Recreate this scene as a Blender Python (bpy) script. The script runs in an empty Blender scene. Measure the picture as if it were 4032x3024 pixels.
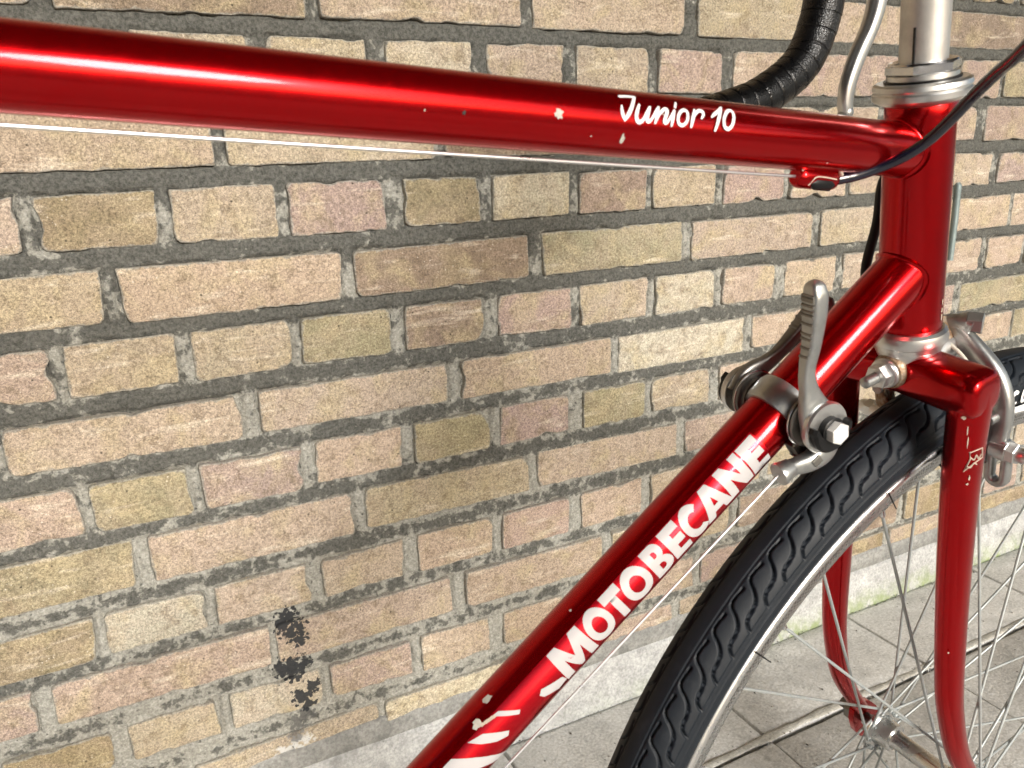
import bpy, bmesh, math, random
import numpy as np
from mathutils import Vector, Matrix, noise as mnoise
from mathutils.geometry import tessellate_polygon
random.seed(7); rng = np.random.default_rng(7)
R = math.radians
scene = bpy.context.scene
COL = scene.collection

# ------------------------------------------------------------------ camera
cam_d = bpy.data.cameras.new('camera'); cam = bpy.data.objects.new('camera', cam_d); COL.objects.link(cam)
cam.location = (0.06158, -0.80113, 0.75778); cam.rotation_euler = (1.28398, 0.02447, -0.4723)
cam_d.sensor_fit = 'HORIZONTAL'; cam_d.sensor_width = 36; cam_d.lens = 27.847
cam_d.clip_start = 0.01; cam_d.clip_end = 500
cam_d.dof.use_dof = True; cam_d.dof.focus_distance = 0.62; cam_d.dof.aperture_fstop = 22
scene.camera = cam
# ------------------------------------------------------------------ sky, sun, exposure
SUN_EL, SUN_AZ = 21.0, 4.0          # azimuth measured from -y towards +x
world = bpy.data.worlds.new('World'); scene.world = world; world.use_nodes = True
wn = world.node_tree.nodes; wl = world.node_tree.links
sky = wn.new('ShaderNodeTexSky'); sky.sky_type = 'NISHITA'; sky.sun_disc = False
sky.sun_elevation = R(SUN_EL); sky.sun_rotation = R(180 - SUN_AZ); sky.air_density = 1.0; sky.dust_density = 3.0; sky.ozone_density = 1.0
bg = wn['Background']; bg.inputs['Strength'].default_value = 0.055
wl.new(sky.outputs['Color'], bg.inputs['Color'])
sun_d = bpy.data.lights.new('sun', 'SUN'); sun_d.energy = 1.5; sun_d.angle = R(17); sun_d.color = (1.0, 0.985, 0.96)
sun = bpy.data.objects.new('sun', sun_d); COL.objects.link(sun)
sd = Vector((math.sin(R(SUN_AZ)) * math.cos(R(SUN_EL)), -math.cos(R(SUN_AZ)) * math.cos(R(SUN_EL)), math.sin(R(SUN_EL))))
sun.rotation_euler = sd.to_track_quat('Z', 'Y').to_euler(); sun.location = (0, -3, 4)
vs = scene.view_settings; vs.view_transform = 'Standard'; vs.look = 'None'; vs.gamma = 1; vs.use_curve_mapping = False
vs.exposure = 1.55
scene.render.engine = 'CYCLES'; scene.cycles.max_bounces = 5; scene.cycles.use_denoising = True; scene.cycles.use_adaptive_sampling = True; scene.cycles.adaptive_threshold = 0.03

# ------------------------------------------------------------------ helpers
def V(a): return np.array(a, float)
def unit(a): a = V(a); return a / np.linalg.norm(a)
def mesh(name, verts, faces, mat=None, parent=None, smooth=35, loc=None, kind=None):
    me = bpy.data.meshes.new(name)
    me.from_pydata([tuple(v) for v in verts], [], [tuple(int(i) for i in f) for f in faces]); me.validate()
    return link(name, me, mat, parent, smooth, loc, kind)
def link(name, me, mat=None, parent=None, smooth=35, loc=None, kind=None):
    if smooth:
        me.polygons.foreach_set('use_smooth', [True] * len(me.polygons))
        if smooth < 180: me.set_sharp_from_angle(angle=R(smooth))
    if mat is not None: me.materials.append(mat)
    o = bpy.data.objects.new(name, me); COL.objects.link(o)
    if parent is not None:
        o.parent = parent
        b = base_of(parent)
        o.location = -b if loc is None else Vector(loc)
    elif loc is not None: o.location = loc
    if kind: o['kind'] = kind
    return o
def base_of(p):       # world position of a parent (parents are only translated)
    b = Vector((0, 0, 0))
    while p is not None: b += p.location; p = p.parent
    return b
def empty(name, loc, parent=None):
    o = bpy.data.objects.new(name, None); COL.objects.link(o); o.empty_display_size = .05
    if parent is not None: o.parent = parent; o.location = Vector(loc) - base_of(parent)
    else: o.location = loc
    return o
def tag(o, label=None, cat=None, group=None, kind=None):
    if label: o['label'] = label
    if cat: o['category'] = cat
    if group: o['group'] = group
    if kind: o['kind'] = kind
    return o
def merge(parts):
    vs, fs = [], []
    for v, f in parts:
        k = len(vs); vs += [tuple(x) for x in v]; fs += [tuple(int(i) + k for i in q) for q in f]
    return vs, fs
def rings(rs, closed=True, cap0=True, cap1=True):
    n = len(rs[0]); vs = [tuple(p) for r in rs for p in r]; fs = []
    for i in range(len(rs) - 1):
        for j in range(n if closed else n - 1):
            k = (j + 1) % n
            fs.append((i * n + j, i * n + k, (i + 1) * n + k, (i + 1) * n + j))
    if cap0: fs.append(tuple(range(n - 1, -1, -1)))
    if cap1: fs.append(tuple((len(rs) - 1) * n + j for j in range(n)))
    return vs, fs
def basis(ax, hint):
    ax = unit(ax); e1 = V(hint) - ax * (V(hint) @ ax); e1 = e1 / np.linalg.norm(e1); return ax, e1, np.cross(ax, e1)
def lathe(O, ax, hint, prof, n=48, caps=True):
    ax, e1, e2 = basis(ax, hint); t = np.linspace(0, 2 * math.pi, n, endpoint=False)
    c = np.outer(np.cos(t), e1) + np.outer(np.sin(t), e2)
    return rings([V(O) + ax * a + c * max(r, 1e-5) for a, r in prof], True, caps, caps)
def hexprism(O, ax, hint, a0, a1, r, n=6, ch=.0006):
    return lathe(O, ax, hint, [(a0, r - ch), (a0 + ch * .6, r), (a1 - ch * .6, r), (a1, r - ch)], n)
def sweep(path, ra, rb=None, hint=None, n=24, ex=2.0, cap=True, closed=False):
    """superellipse section swept along a path; ra along hint side, rb across"""
    P = [V(p) for p in path]; N = len(P)
    ra = [ra] * N if np.isscalar(ra) else list(ra); rb = ra if rb is None else ([rb] * N if np.isscalar(rb) else list(rb))
    t = np.linspace(0, 2 * math.pi, n, endpoint=False) + (math.pi / n if ex > 2 else 0)
    ct, st = np.cos(t), np.sin(t); cx = np.sign(ct) * np.abs(ct) ** (2 / ex); sx = np.sign(st) * np.abs(st) ** (2 / ex)
    T = []
    for i in range(N):
        a = P[(i - 1) % N] if closed or i > 0 else P[0]; b = P[(i + 1) % N] if closed or i < N - 1 else P[-1]
        T.append(unit(b - a))
    e = None; rs = []
    for i in range(N):
        if hint is not None: e1 = V(hint)
        elif e is None: e1 = V((0, 0, 1)) if abs(T[0][2]) < .9 else V((1, 0, 0))
        else: e1 = e
        e1 = e1 - T[i] * (e1 @ T[i]); e1 /= np.linalg.norm(e1); e = e1
        e2 = np.cross(T[i], e1)
        rs.append(P[i] + np.outer(cx * ra[i], e1) + np.outer(sx * rb[i], e2))
    if closed: rs.append(rs[0])
    return rings(rs, True, cap and not closed, cap and not closed)
def spline(pts, k=8, vals=None):
    P = [V(p) for p in pts]; out = []
    Q = [2 * P[0] - P[1]] + P + [2 * P[-1] - P[-2]]
    for i in range(1, len(Q) - 2):
        for j in range(k):
            t = j / k; a, b, c, d = Q[i - 1], Q[i], Q[i + 1], Q[i + 2]
            out.append(.5 * (2 * b + (c - a) * t + (2 * a - 5 * b + 4 * c - d) * t * t + (3 * b - a - 3 * c + d) * t ** 3))
    out.append(P[-1]); return out
def interp(vals, n):
    return list(np.interp(np.linspace(0, len(vals) - 1, n), range(len(vals)), vals))
def tip(P, a, b):
    """round off the end of a swept path"""
    P = [V(p) for p in P]; a = list(a); b = list(b); t = unit(P[-1] - P[-2]); a0, b0, base = a[-1], b[-1], P[-1]; r = max(a0, b0)
    for q in (.92, .72, .4, .05):
        P.append(base + t * r * math.sqrt(1 - q * q)); a.append(a0 * q); b.append(b0 * q)
    return P, a, b
def box(c, ax, ay, az, hx, hy, hz, bev=.001, seg=2):
    bm = bmesh.new(); bmesh.ops.create_cube(bm, size=2)
    ax, ay, az = unit(ax), unit(ay), unit(az)
    for v in bm.verts:
        q = V(c) + ax * v.co.x * hx + ay * v.co.y * hy + az * v.co.z * hz; v.co = q
    if bev: bmesh.ops.bevel(bm, geom=list(bm.edges), offset=bev, segments=seg, affect='EDGES', profile=.5)
    bm.verts.index_update(); r = [tuple(v.co) for v in bm.verts], [tuple(v.index for v in f.verts) for f in bm.faces]; bm.free(); return r

def bigmesh(name, v, f, mat, parent, flip=False):
    me = bpy.data.meshes.new(name); f = f[:, ::-1] if flip else f; n = len(f)
    me.vertices.add(len(v)); me.vertices.foreach_set('co', v.astype(np.float32).ravel()); me.loops.add(n * 4); me.loops.foreach_set('vertex_index', f.astype(np.int32).ravel())
    me.polygons.add(n); me.polygons.foreach_set('loop_start', np.arange(0, n * 4, 4, dtype=np.int32)); me.update(calc_edges=True); me.validate()
    return link(name, me, mat, parent, 180)

# ------------------------------------------------------------------ materials
class NT:
    def __init__(s, name, **kw):
        s.m = bpy.data.materials.new(name); s.m.use_nodes = True; s.t = s.m.node_tree; s.n = s.t.nodes; s.b = s.n['Principled BSDF']
        for k, v in kw.items(): s.set(k.replace('_', ' '), v)
    def set(s, k, v):
        i = s.b.inputs[k]
        if hasattr(v, 'is_output') and v.is_output: s.t.links.new(v, i)
        else: i.default_value = (*v, 1) if isinstance(v, tuple) and len(v) == 3 and i.type == 'RGBA' else v
    def link(s, a, b): s.t.links.new(a, b)
    def node(s, ty, **kw):
        x = s.n.new(ty)
        for k, v in kw.items(): setattr(x, k, v)
        return x
    def inp(s, node, k, v):
        i = node.inputs[k]
        if hasattr(v, 'is_output') and v.is_output: s.t.links.new(v, i)
        else: i.default_value = v
    def co(s, which='Object', scale=None, offset=None, rnd=False):
        o = s.node('ShaderNodeNewGeometry').outputs['Position'] if which == 'Position' else s.node('ShaderNodeTexCoord').outputs[which]
        if rnd:
            oi = s.node('ShaderNodeObjectInfo'); v = s.node('ShaderNodeVectorMath', operation='SCALE'); cv = s.node('ShaderNodeCombineXYZ')
            for k in range(3): s.link(oi.outputs['Random'], cv.inputs[k])
            s.link(cv.outputs[0], v.inputs[0]); v.inputs['Scale'].default_value = 40
            ad = s.node('ShaderNodeVectorMath', operation='ADD'); s.link(o, ad.inputs[0]); s.link(v.outputs[0], ad.inputs[1]); o = ad.outputs[0]
        if scale:
            mp = s.node('ShaderNodeMapping'); s.link(o, mp.inputs[0]); mp.inputs['Scale'].default_value = scale; o = mp.outputs[0]
        return o
    def noise(s, co, scale, detail=4, rough=.55, dist=0):
        x = s.node('ShaderNodeTexNoise'); s.link(co, x.inputs['Vector']); x.inputs['Scale'].default_value = scale; x.inputs['Detail'].default_value = detail
        x.inputs['Roughness'].default_value = rough; x.inputs['Distortion'].default_value = dist; return x.outputs['Fac']
    def vor(s, co, scale, feature='F1', out='Distance', rnd=1):
        x = s.node('ShaderNodeTexVoronoi'); x.feature = feature; s.link(co, x.inputs['Vector']); x.inputs['Scale'].default_value = scale; x.inputs['Randomness'].default_value = rnd
        return x.outputs[out]
    def ramp(s, fac, stops, inter='LINEAR'):
        x = s.node('ShaderNodeValToRGB'); s.link(fac, x.inputs[0]); x.color_ramp.interpolation = inter; e = x.color_ramp.elements
        while len(e) < len(stops): e.new(.5)
        for q, (p, c) in zip(e, stops): q.position = p; q.color = (c, c, c, 1) if np.isscalar(c) else (*c, 1)
        return x.outputs[0]
    def mix(s, fac, a, b, mode='MIX'):
        x = s.node('ShaderNodeMix'); x.data_type = 'RGBA'; x.blend_type = mode; x.clamp_factor = True
        for k, v in (('Factor', fac), ('A', a), ('B', b)):
            i = [q for q in x.inputs if q.name == k and (q.type == 'RGBA' if k != 'Factor' else q.type == 'VALUE')][0]
            if hasattr(v, 'is_output'): s.link(v, i)
            else: i.default_value = v if np.isscalar(v) else (*v, 1)
        return [q for q in x.outputs if q.type == 'RGBA'][0]
    def math(s, op, a, b=0.0, clamp=False):
        x = s.node('ShaderNodeMath', operation=op); x.use_clamp = clamp
        for i, v in ((0, a), (1, b)):
            if hasattr(v, 'is_output'): s.link(v, x.inputs[i])
            else: x.inputs[i].default_value = v
        return x.outputs[0]
    def bump(s, h, strength=.5, dist=.001, normal=None):
        x = s.node('ShaderNodeBump'); s.link(h, x.inputs['Height']); x.inputs['Strength'].default_value = strength; x.inputs['Distance'].default_value = dist
        if normal is not None: s.link(normal, x.inputs['Normal'])
        return x.outputs[0]

def m_red(name, col, rough=.34, flake=.07, metallic=.92):
    t = NT(name, Metallic=metallic, Coat_Weight=.28, Coat_Roughness=.06, Coat_IOR=1.5)
    c = t.co('Object'); n1 = t.noise(c, 1600, 2, .6); n2 = t.noise(c, 60, 3)
    k = t.mix(n1, tuple(x * (1 - flake) for x in col), tuple(min(1, x * (1 + flake)) for x in col))
    k = t.mix(t.ramp(n2, [(.35, 0), (.75, .12)]), k, tuple(x * .7 for x in col))
    k = t.mix(t.ramp(t.noise(c, 420, 5, .7), [(.68, 0), (.78, .10)]), k, (.30, .10, .09))
    t.set('Base Color', k); t.set('Roughness', t.ramp(t.noise(c, 220, 4), [(.3, rough - .015), (.75, rough + .03)]))
    t.set('Coat Roughness', t.ramp(t.noise(c, 60, 4), [(.4, .05), (.8, .11)]))
    return t.m
RED = m_red('flamboyant_red_paint', (.46, .0007, .003), .22)
FOIL = m_red('red_decal_foil', (.56, .005, .014), .31, .14)
def m_metal(name, col, r0, r1, dirt=.0, metallic=1.0, bump=.1, sc=300):
    t = NT(name, Metallic=metallic); c = t.co('Object'); n = t.noise(c, sc, 5, .6); n2 = t.noise(c, 70, 5, .6)
    k = t.mix(t.ramp(n2, [(.45, 0), (.75, dirt)]), tuple(col), tuple(x * .3 for x in col))
    t.set('Base Color', k); t.set('Roughness', t.ramp(n2, [(.3, r0), (.75, r1)])); t.set('Normal', t.bump(n, bump, .0004)); return t.m
ALLOY = m_metal('worn_alloy', (.72, .72, .71), .28, .45, .3)
CASTING = m_metal('cast_alloy', (.46, .47, .465), .32, .5, .5, .95, .3)
CHROME = m_metal('chromed_steel', (.74, .74, .75), .1, .3, .25, 1, .04)
STEEL = m_metal('galvanised_spoke_steel', (.40, .43, .43), .55, .7, .3, .6)
DARKM = m_metal('darkened_steel', (.25, .24, .22), .35, .55, .4, .9)
WIRE = m_metal('cable_strand', (.78, .79, .8), .25, .4, .1, .9)
def m_rust():
    t = NT('rusty_steel', Metallic=.5); c = t.co('Object'); n = t.noise(c, 250, 5, .65)
    t.set('Base Color', t.ramp(n, [(.35, (.42, .38, .31)), (.55, (.3, .2, .12)), (.72, (.1, .05, .028))])); t.set('Roughness', t.ramp(n, [(.3, .35), (.7, .8)])); t.set('Normal', t.bump(n, .4, .0005)); return t.m
RUST = m_rust()
def m_plain(name, col, rough, bumpsc=None, bs=.2, coat=0, spec=.5, vary=.25):
    t = NT(name, Roughness=rough, Coat_Weight=coat); c = t.co('Object'); n = t.noise(c, bumpsc or 120, 4)
    t.set('Base Color', t.mix(n, tuple(x * (1 - vary) for x in col), tuple(x * (1 + vary) for x in col))); t.b.inputs['Specular IOR Level'].default_value = spec
    if bumpsc: t.set('Normal', t.bump(n, bs, .0005))
    return t.m
BLACK = m_plain('black_plastic', (.004, .004, .0045), .38, 400, .1, 0, .35)
HOUSING = m_plain('blue_black_cable_sleeve', (.003, .004, .014), .26, 90, .25, 0, .9)
def m_letter(name, col, wear):
    t = NT(name, Roughness=.42, Coat_Weight=.3); c = t.co('Object'); n = t.noise(c, 260, 5, .7); n2 = t.noise(c, 45, 4, .6)
    k = t.mix(n2, tuple(x * .86 for x in col), tuple(min(1, x * 1.05) for x in col)); k = t.mix(t.ramp(n, [(wear, 0), (wear + .03, .85)]), k, (.32, .05, .06))
    t.set('Base Color', k); t.set('Normal', t.bump(n, .08, .0004)); return t.m
WHITE = m_letter('silver_white_lettering', (.43, .415, .42), .68); SCRIPT = m_letter('white_script_lettering', (.72, .71, .71), .74)
PRIMER = m_plain('bare_primer_chip', (.42, .40, .35), .7, 500, .3)
CREAM = m_plain('cream_primer_edge', (.46, .37, .30), .6, 500, .2)
LINE = m_plain('decal_edge_line', (.30, .01, .02), .5, 300, .1)
PITCH = m_plain('black_speck', (.02, .012, .01), .6)
TXT = m_plain('white_tyre_print', (.75, .76, .75), .6, 300, .1)
def m_tape():
    t = NT('black_leather_bar_tape', Roughness=.34); c = t.co('Object'); v = t.vor(c, 900); n = t.noise(c, 150, 4)
    t.set('Base Color', (.002, .002, .0024)); t.b.inputs['Specular IOR Level'].default_value = .4; t.set('Roughness', t.ramp(n, [(.3, .24), (.7, .38)])); t.set('Normal', t.bump(v, .5, .0005, t.bump(n, .3, .001))); return t.m
TAPE = m_tape()
def m_tyre():
    t = NT('tyre_rubber'); c = t.co('Object'); n = t.noise(c, 500, 4); n2 = t.noise(c, 26, 5, .65); n3 = t.noise(c, 90, 6, .7)
    k = t.mix(n, (.003, .0055, .009), (.006, .010, .016)); k = t.mix(t.ramp(n3, [(.55, 0), (.8, .45)]), k, (.03, .035, .042)); k = t.mix(t.ramp(n2, [(.64, 0), (.85, .3)]), k, (.05, .05, .05))
    t.set('Base Color', k); t.set('Roughness', t.ramp(n2, [(.3, .5), (.7, .72)])); t.b.inputs['Specular IOR Level'].default_value = .35; t.set('Normal', t.bump(n, .12, .0004)); return t.m
TYRE = m_tyre()
def m_rim():
    t = NT('chromed_knurled_rim', Metallic=1); c = t.co('Object'); n = t.noise(c, 120, 5)
    v = t.vor(c, 520, rnd=.25); at = t.node('ShaderNodeAttribute', attribute_name='knurl')
    k = t.mix(t.ramp(n, [(.45, 0), (.8, .4)]), (.82, .82, .82), (.5, .48, .45)); k = t.mix(t.math('MULTIPLY', at.outputs['Fac'], t.ramp(v, [(.22, .75), (.55, .25)])), k, (.10, .098, .09))
    t.set('Base Color', k); t.set('Roughness', t.ramp(n, [(.3, .22), (.75, .38)]))
    t.set('Normal', t.bump(t.math('MULTIPLY', at.outputs['Fac'], v), .5, .0010)); return t.m
RIM = m_rim()

# wall stains: black tar patches with their own outline, a pale lime patch below them (wall coordinates)
TAR = [(.1799, .2700, .0135), (.1725, .2630, .0120), (.1835, .2520, .0150), (.1885, .2390, .0110), (.1795, .2040, .0190), (.1690, .2065, .0150), (.1900, .2050, .0120), (.1850, .1620, .0120), (.1970, .1730, .0105), (.1790, .1670, .0090), (.1900, .1520, .0095)]
SMEAR = [(.1850, .1370, .016), (.1760, .1300, .017), (.1730, .1170, .014)]
LIME = [(.1690, .1010, .020), (.1800, .1060, .016), (.1560, .1000, .013)]
def blobs(t, pos, lst, k=1.0):
    acc = None
    sx = t.node('ShaderNodeSeparateXYZ'); t.link(pos, sx.inputs[0])
    for x, z, r in lst:
        dx = t.math('DIVIDE', t.math('SUBTRACT', sx.outputs[0], x), r); dz = t.math('DIVIDE', t.math('SUBTRACT', sx.outputs[2], z), r)
        d = t.math('SQRT', t.math('ADD', t.math('MULTIPLY', dx, dx), t.math('MULTIPLY', dz, dz)))
        acc = d if acc is None else t.math('MINIMUM', acc, d)
    return acc
def stains(t, col):
    pos = t.co('Position'); n = t.noise(pos, 150, 5, .7, .3); n0 = t.noise(pos, 45, 3); v = t.vor(pos, 170)
    v2 = t.vor(pos, 420)
    j = t.math('ADD', t.math('MULTIPLY', t.math('SUBTRACT', n, .5), 1.7), t.math('MULTIPLY', t.math('SUBTRACT', v, .4), 1.1))
    j = t.math('ADD', j, t.math('ADD', t.math('MULTIPLY', t.math('SUBTRACT', n0, .5), .5), t.math('MULTIPLY', t.math('SUBTRACT', v2, .4), .5)))
    lm = t.ramp(t.math('ADD', blobs(t, pos, LIME), t.math('MULTIPLY', j, 1.3)), [(.35, .8), (1.1, 0)])
    col = t.mix(lm, col, (.52, .53, .53))
    sm = t.ramp(t.math('ADD', blobs(t, pos, SMEAR), j), [(.6, .75), (1.0, 0)]); col = t.mix(sm, col, (.07, .07, .07))
    tm = t.ramp(t.math('ADD', blobs(t, pos, TAR), j), [(.90, .97), (1.0, 0)])
    return t.mix(tm, col, t.mix(n, (.012, .013, .015), (.045, .048, .052)))
def m_brick(stained):
    t = NT('yellow_stock_brick'); c = t.co('Object', rnd=True); oi = t.node('ShaderNodeObjectInfo'); base = oi.outputs['Color']
    big = t.noise(c, 22, 2, .6, .4); mid = t.noise(c, 75, 3, .65); grain = t.noise(c, 380, 2, .75); fine = t.noise(c, 1000, 1, .6)
    st = t.noise(t.co('Object', (14, 60, 90), rnd=True), 1.0, 3, .6, .5)
    k = t.mix(t.ramp(big, [(.40, 0), (.68, .8)]), base, t.mix(.5, base, (.36, .285, .225)))
    k = t.mix(t.ramp(t.noise(c, 30, 3, .5, .6), [(.48, 0), (.70, .65)]), k, (.35, .295, .185))
    k = t.mix(t.ramp(mid, [(.28, .55), (.5, 0)]), k, (.14, .105, .068))
    k = t.mix(t.ramp(st, [(.58, 0), (.74, .6)]), k, (.55, .49, .40))
    k = t.mix(.52, k, t.ramp(grain, [(.30, (.12, .11, .10)), (.5, (.5, .5, .5)), (.70, (.86, .85, .83))]), 'OVERLAY')
    k = t.mix(.4, k, t.ramp(fine, [(.3, .1), (.7, .9)]), 'OVERLAY')
    p = t.vor(c, 95); pn = t.noise(c, 60, 2); pit = t.math('MULTIPLY', t.ramp(p, [(.06, 1), (.13, 0)]), t.ramp(pn, [(.50, 0), (.57, 1)]))
    k = t.mix(t.math('MULTIPLY', pit, .85), k, (.03, .025, .02))
    sp = t.vor(t.co('Object', (1.07, 1.1, 1.03), rnd=True), 170); k = t.mix(t.math('MULTIPLY', t.ramp(sp, [(.08, .6), (.16, 0)]), t.ramp(t.noise(c, 40, 2), [(.5, 0), (.6, 1)])), k, (.68, .63, .55))
    cr = t.math('MULTIPLY', t.ramp(t.noise(t.co('Object', (9, 20, 26), rnd=True), 1.0, 3, .6, 1.2), [(.488, 0), (.5, 1), (.512, 0)]), t.ramp(t.noise(c, 16, 1), [(.62, 0), (.70, .55)]))
    k = t.mix(cr, k, (.10, .065, .045))
    ed = t.node('ShaderNodeAttribute', attribute_name='rim').outputs['Fac']
    k = t.mix(t.ramp(t.math('ADD', t.math('MULTIPLY', ed, .55), t.math('MULTIPLY', t.noise(c, 120, 3, .65), .6)), [(.70, 0), (.80, .75)]), k, t.ramp(grain, [(.3, (.13, .125, .11)), (.7, (.34, .335, .30))]))
    if stained: k = stains(t, k)
    t.set('Base Color', k); t.b.inputs['Specular IOR Level'].default_value = .25
    t.set('Roughness', .9)
    h = t.math('SUBTRACT', t.math('ADD', t.math('MULTIPLY', grain, .6), t.math('MULTIPLY', mid, 1.6)), t.math('MULTIPLY', cr, .8))
    t.set('Normal', t.bump(h, .55, .0016)); return t.m
BRICK = m_brick(False); BRICK_STAINED = m_brick(True)
def m_mortar(stained):
    t = NT('cement_mortar'); c = t.co('Position'); n = t.noise(c, 95, 3, .7, .2); n2 = t.noise(c, 330, 3, .75); n3 = t.noise(c, 24, 3, .6, .5)
    k = t.ramp(n2, [(.28, (.15, .15, .132)), (.5, (.27, .266, .236)), (.70, (.41, .405, .37))])
    bd = t.node('ShaderNodeAttribute', attribute_name='bed').outputs['Fac']
    dk = t.math('ADD', t.math('MULTIPLY', n, .58), t.math('ADD', t.math('MULTIPLY', n3, .46), t.math('MULTIPLY', n2, .22)))
    sx = t.node('ShaderNodeSeparateXYZ'); t.link(c, sx.inputs[0]); hg = t.math('MULTIPLY', t.math('SUBTRACT', sx.outputs[2], .42), .30)
    dk = t.math('ADD', t.math('ADD', dk, hg), t.math('MULTIPLY', t.math('SUBTRACT', bd, .5), .16))
    k = t.mix(t.ramp(dk, [(.600, 0), (.660, .90)]), k, t.ramp(n2, [(.30, (.030, .031, .028)), (.68, (.110, .110, .100))]))
    k = t.mix(t.ramp(t.noise(c, 190, 2), [(.68, 0), (.73, .75)]), k, (.045, .045, .04))
    if stained: k = stains(t, k)
    t.set('Base Color', k); t.set('Roughness', .95); t.b.inputs['Specular IOR Level'].default_value = .2
    t.set('Normal', t.bump(t.math('ADD', n2, t.math('MULTIPLY', n, 1.5)), .7, .002)); return t.m
MORTAR = m_mortar(False); MORTAR_STAINED = m_mortar(True)
def m_concrete(name, lo, hi, moss=0, sc=1.0):
    t = NT(name, Roughness=.92); c = t.co('Position'); n = t.noise(c, 14 * sc, 4, .65, .2); n2 = t.noise(c, 260, 3, .7); n3 = t.noise(c, 55, 4, .6)
    k = t.mix(t.ramp(n, [(.3, 0), (.72, 1)]), lo, hi); k = t.mix(.45, k, t.ramp(n2, [(.28, .12), (.7, .85)]), 'OVERLAY')
    k = t.mix(t.ramp(t.noise(c, 7, 5, .7, .6), [(.5, 0), (.7, .45)]), k, tuple(x * .62 for x in lo))
    k = t.mix(t.ramp(n3, [(.56, 0), (.76, .5)]), k, tuple(x * .5 for x in lo))
    p = t.vor(c, 75); k = t.mix(t.math('MULTIPLY', t.ramp(p, [(.06, .8), (.13, 0)]), t.ramp(t.noise(c, 30, 2), [(.52, 0), (.6, 1)])), k, (.05, .05, .045))
    if moss:
        sx = t.node('ShaderNodeSeparateXYZ'); t.link(c, sx.inputs[0])
        low = t.ramp(t.math('ADD', sx.outputs[2], t.math('MULTIPLY', t.noise(c, 40, 4), .03)), [(.012, 1), (.05, 0)]); rt = t.ramp(t.math('MULTIPLY', sx.outputs[0], .5), [(.25, 0), (.5, 1)])
        k = t.mix(t.math('MULTIPLY', t.math('MULTIPLY', low, rt), t.ramp(n3, [(.35, .1), (.6, .85)])), k, (.21, .27, .10))
    t.set('Base Color', k); t.b.inputs['Specular IOR Level'].default_value = .2; t.set('Normal', t.bump(t.math('ADD', n2, t.math('MULTIPLY', n3, 1.2)), .55, .0016)); return t.m
SLAB = m_concrete('concrete_paving', (.44, .435, .41), (.62, .615, .585))
SLABEDGE = m_concrete('pale_slab_lip', (.34, .33, .29), (.50, .49, .45), 0, 2)
PLINTH = m_concrete('pale_cement_plinth', (.28, .285, .28), (.46, .465, .46), 1, 2.6)
GREYBAND = m_concrete('grey_cement_band', (.17, .172, .165), (.30, .30, .285), 0, 2.0)
BED = m_concrete('dark_joint_sand', (.06, .053, .041), (.15, .135, .11))
ASPH = m_concrete('yard_ground', (.20, .195, .18), (.28, .27, .25), 0, .3)
ROOFM = m_plain('dark_painted_soffit', (.06, .055, .05), .8, 60, .2)

# ------------------------------------------------------------------ setting: ground, pavement, porch roof
def plane(name, x0, x1, y0, y1, z, mat):
    return mesh(name, [(x0, y0, z), (x1, y0, z), (x1, y1, z), (x0, y1, z)], [(0, 1, 2, 3)], mat, smooth=0)
tag(plane('ground', -60, 60, -90, 30, -.030, ASPH), 'grey yard ground running out beyond the paving', 'ground', kind='structure')
pave = empty('pavement', (0, 0, 0)); tag(pave, 'grey concrete slab paving along the foot of the brick wall', 'pavement', kind='structure')
bed = plane('joint_bed', -1.6, 3.6, -2.1, .02, -.013, BED); bed.parent = pave
def slab(x0, x1, y0, y1, i):
    g = .0011 + .0006 * random.random(); r = random.Random(i)
    def edge(ax, n):  # irregular rim
        return [(ax[0][0] + (ax[1][0] - ax[0][0]) * k / n, ax[0][1] + (ax[1][1] - ax[0][1]) * k / n) for k in range(n)]
    x0 += g; x1 -= g; y0 += g; y1 -= g
    cs = [(x0, y0), (x1, y0), (x1, y1), (x0, y1)]; out = []
    for a in range(4): out += edge((cs[a], cs[(a + 1) % 4]), 22)
    cx, cy = (x0 + x1) / 2, (y0 + y1) / 2; tz = r.uniform(-.0012, .0012); tx, ty = r.uniform(-.006, .006), r.uniform(-.006, .006)
    def ring(ins, z, jit):
        o = []
        for k, (x, y) in enumerate(out):
            nx = (x - cx) / ((x1 - x0) / 2); ny = (y - cy) / ((y1 - y0) / 2)
            x2 = x - ins * max(-1, min(1, nx * (1 if abs(nx) > .97 else 0))) ; y2 = y - ins * max(-1, min(1, ny * (1 if abs(ny) > .97 else 0)))
            q = mnoise.noise((x * 60, y * 60, i)) * jit
            o.append((x2 + q, y2 + mnoise.noise((x * 60, y * 60, i + 9.3)) * jit, z + tz + (x - cx) * tx + (y - cy) * ty))
        return o
    v, f = rings([ring(0, -.04, 0), ring(0, -.0045, .0016), ring(.0016, -.0012, .0012), ring(.0050, .0, .0008)], True, False, True)
    return mesh('slab', v, f, SLAB, pave, 40)
k = 0
ys = [-.0115, -.174, -.494, -.814, -1.134, -1.454, -1.774, -2.094]
for a in range(len(ys) - 1):
    x = 1.068 - .32 * 8 + (0 if a < 2 else .16)
    while x < 3.4:
        k += 1; slab(x, x + .32, ys[a + 1] + (.0028 if a == 0 else 0), ys[a] - (.0006 if a == 1 else 0), k); x += .32
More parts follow.
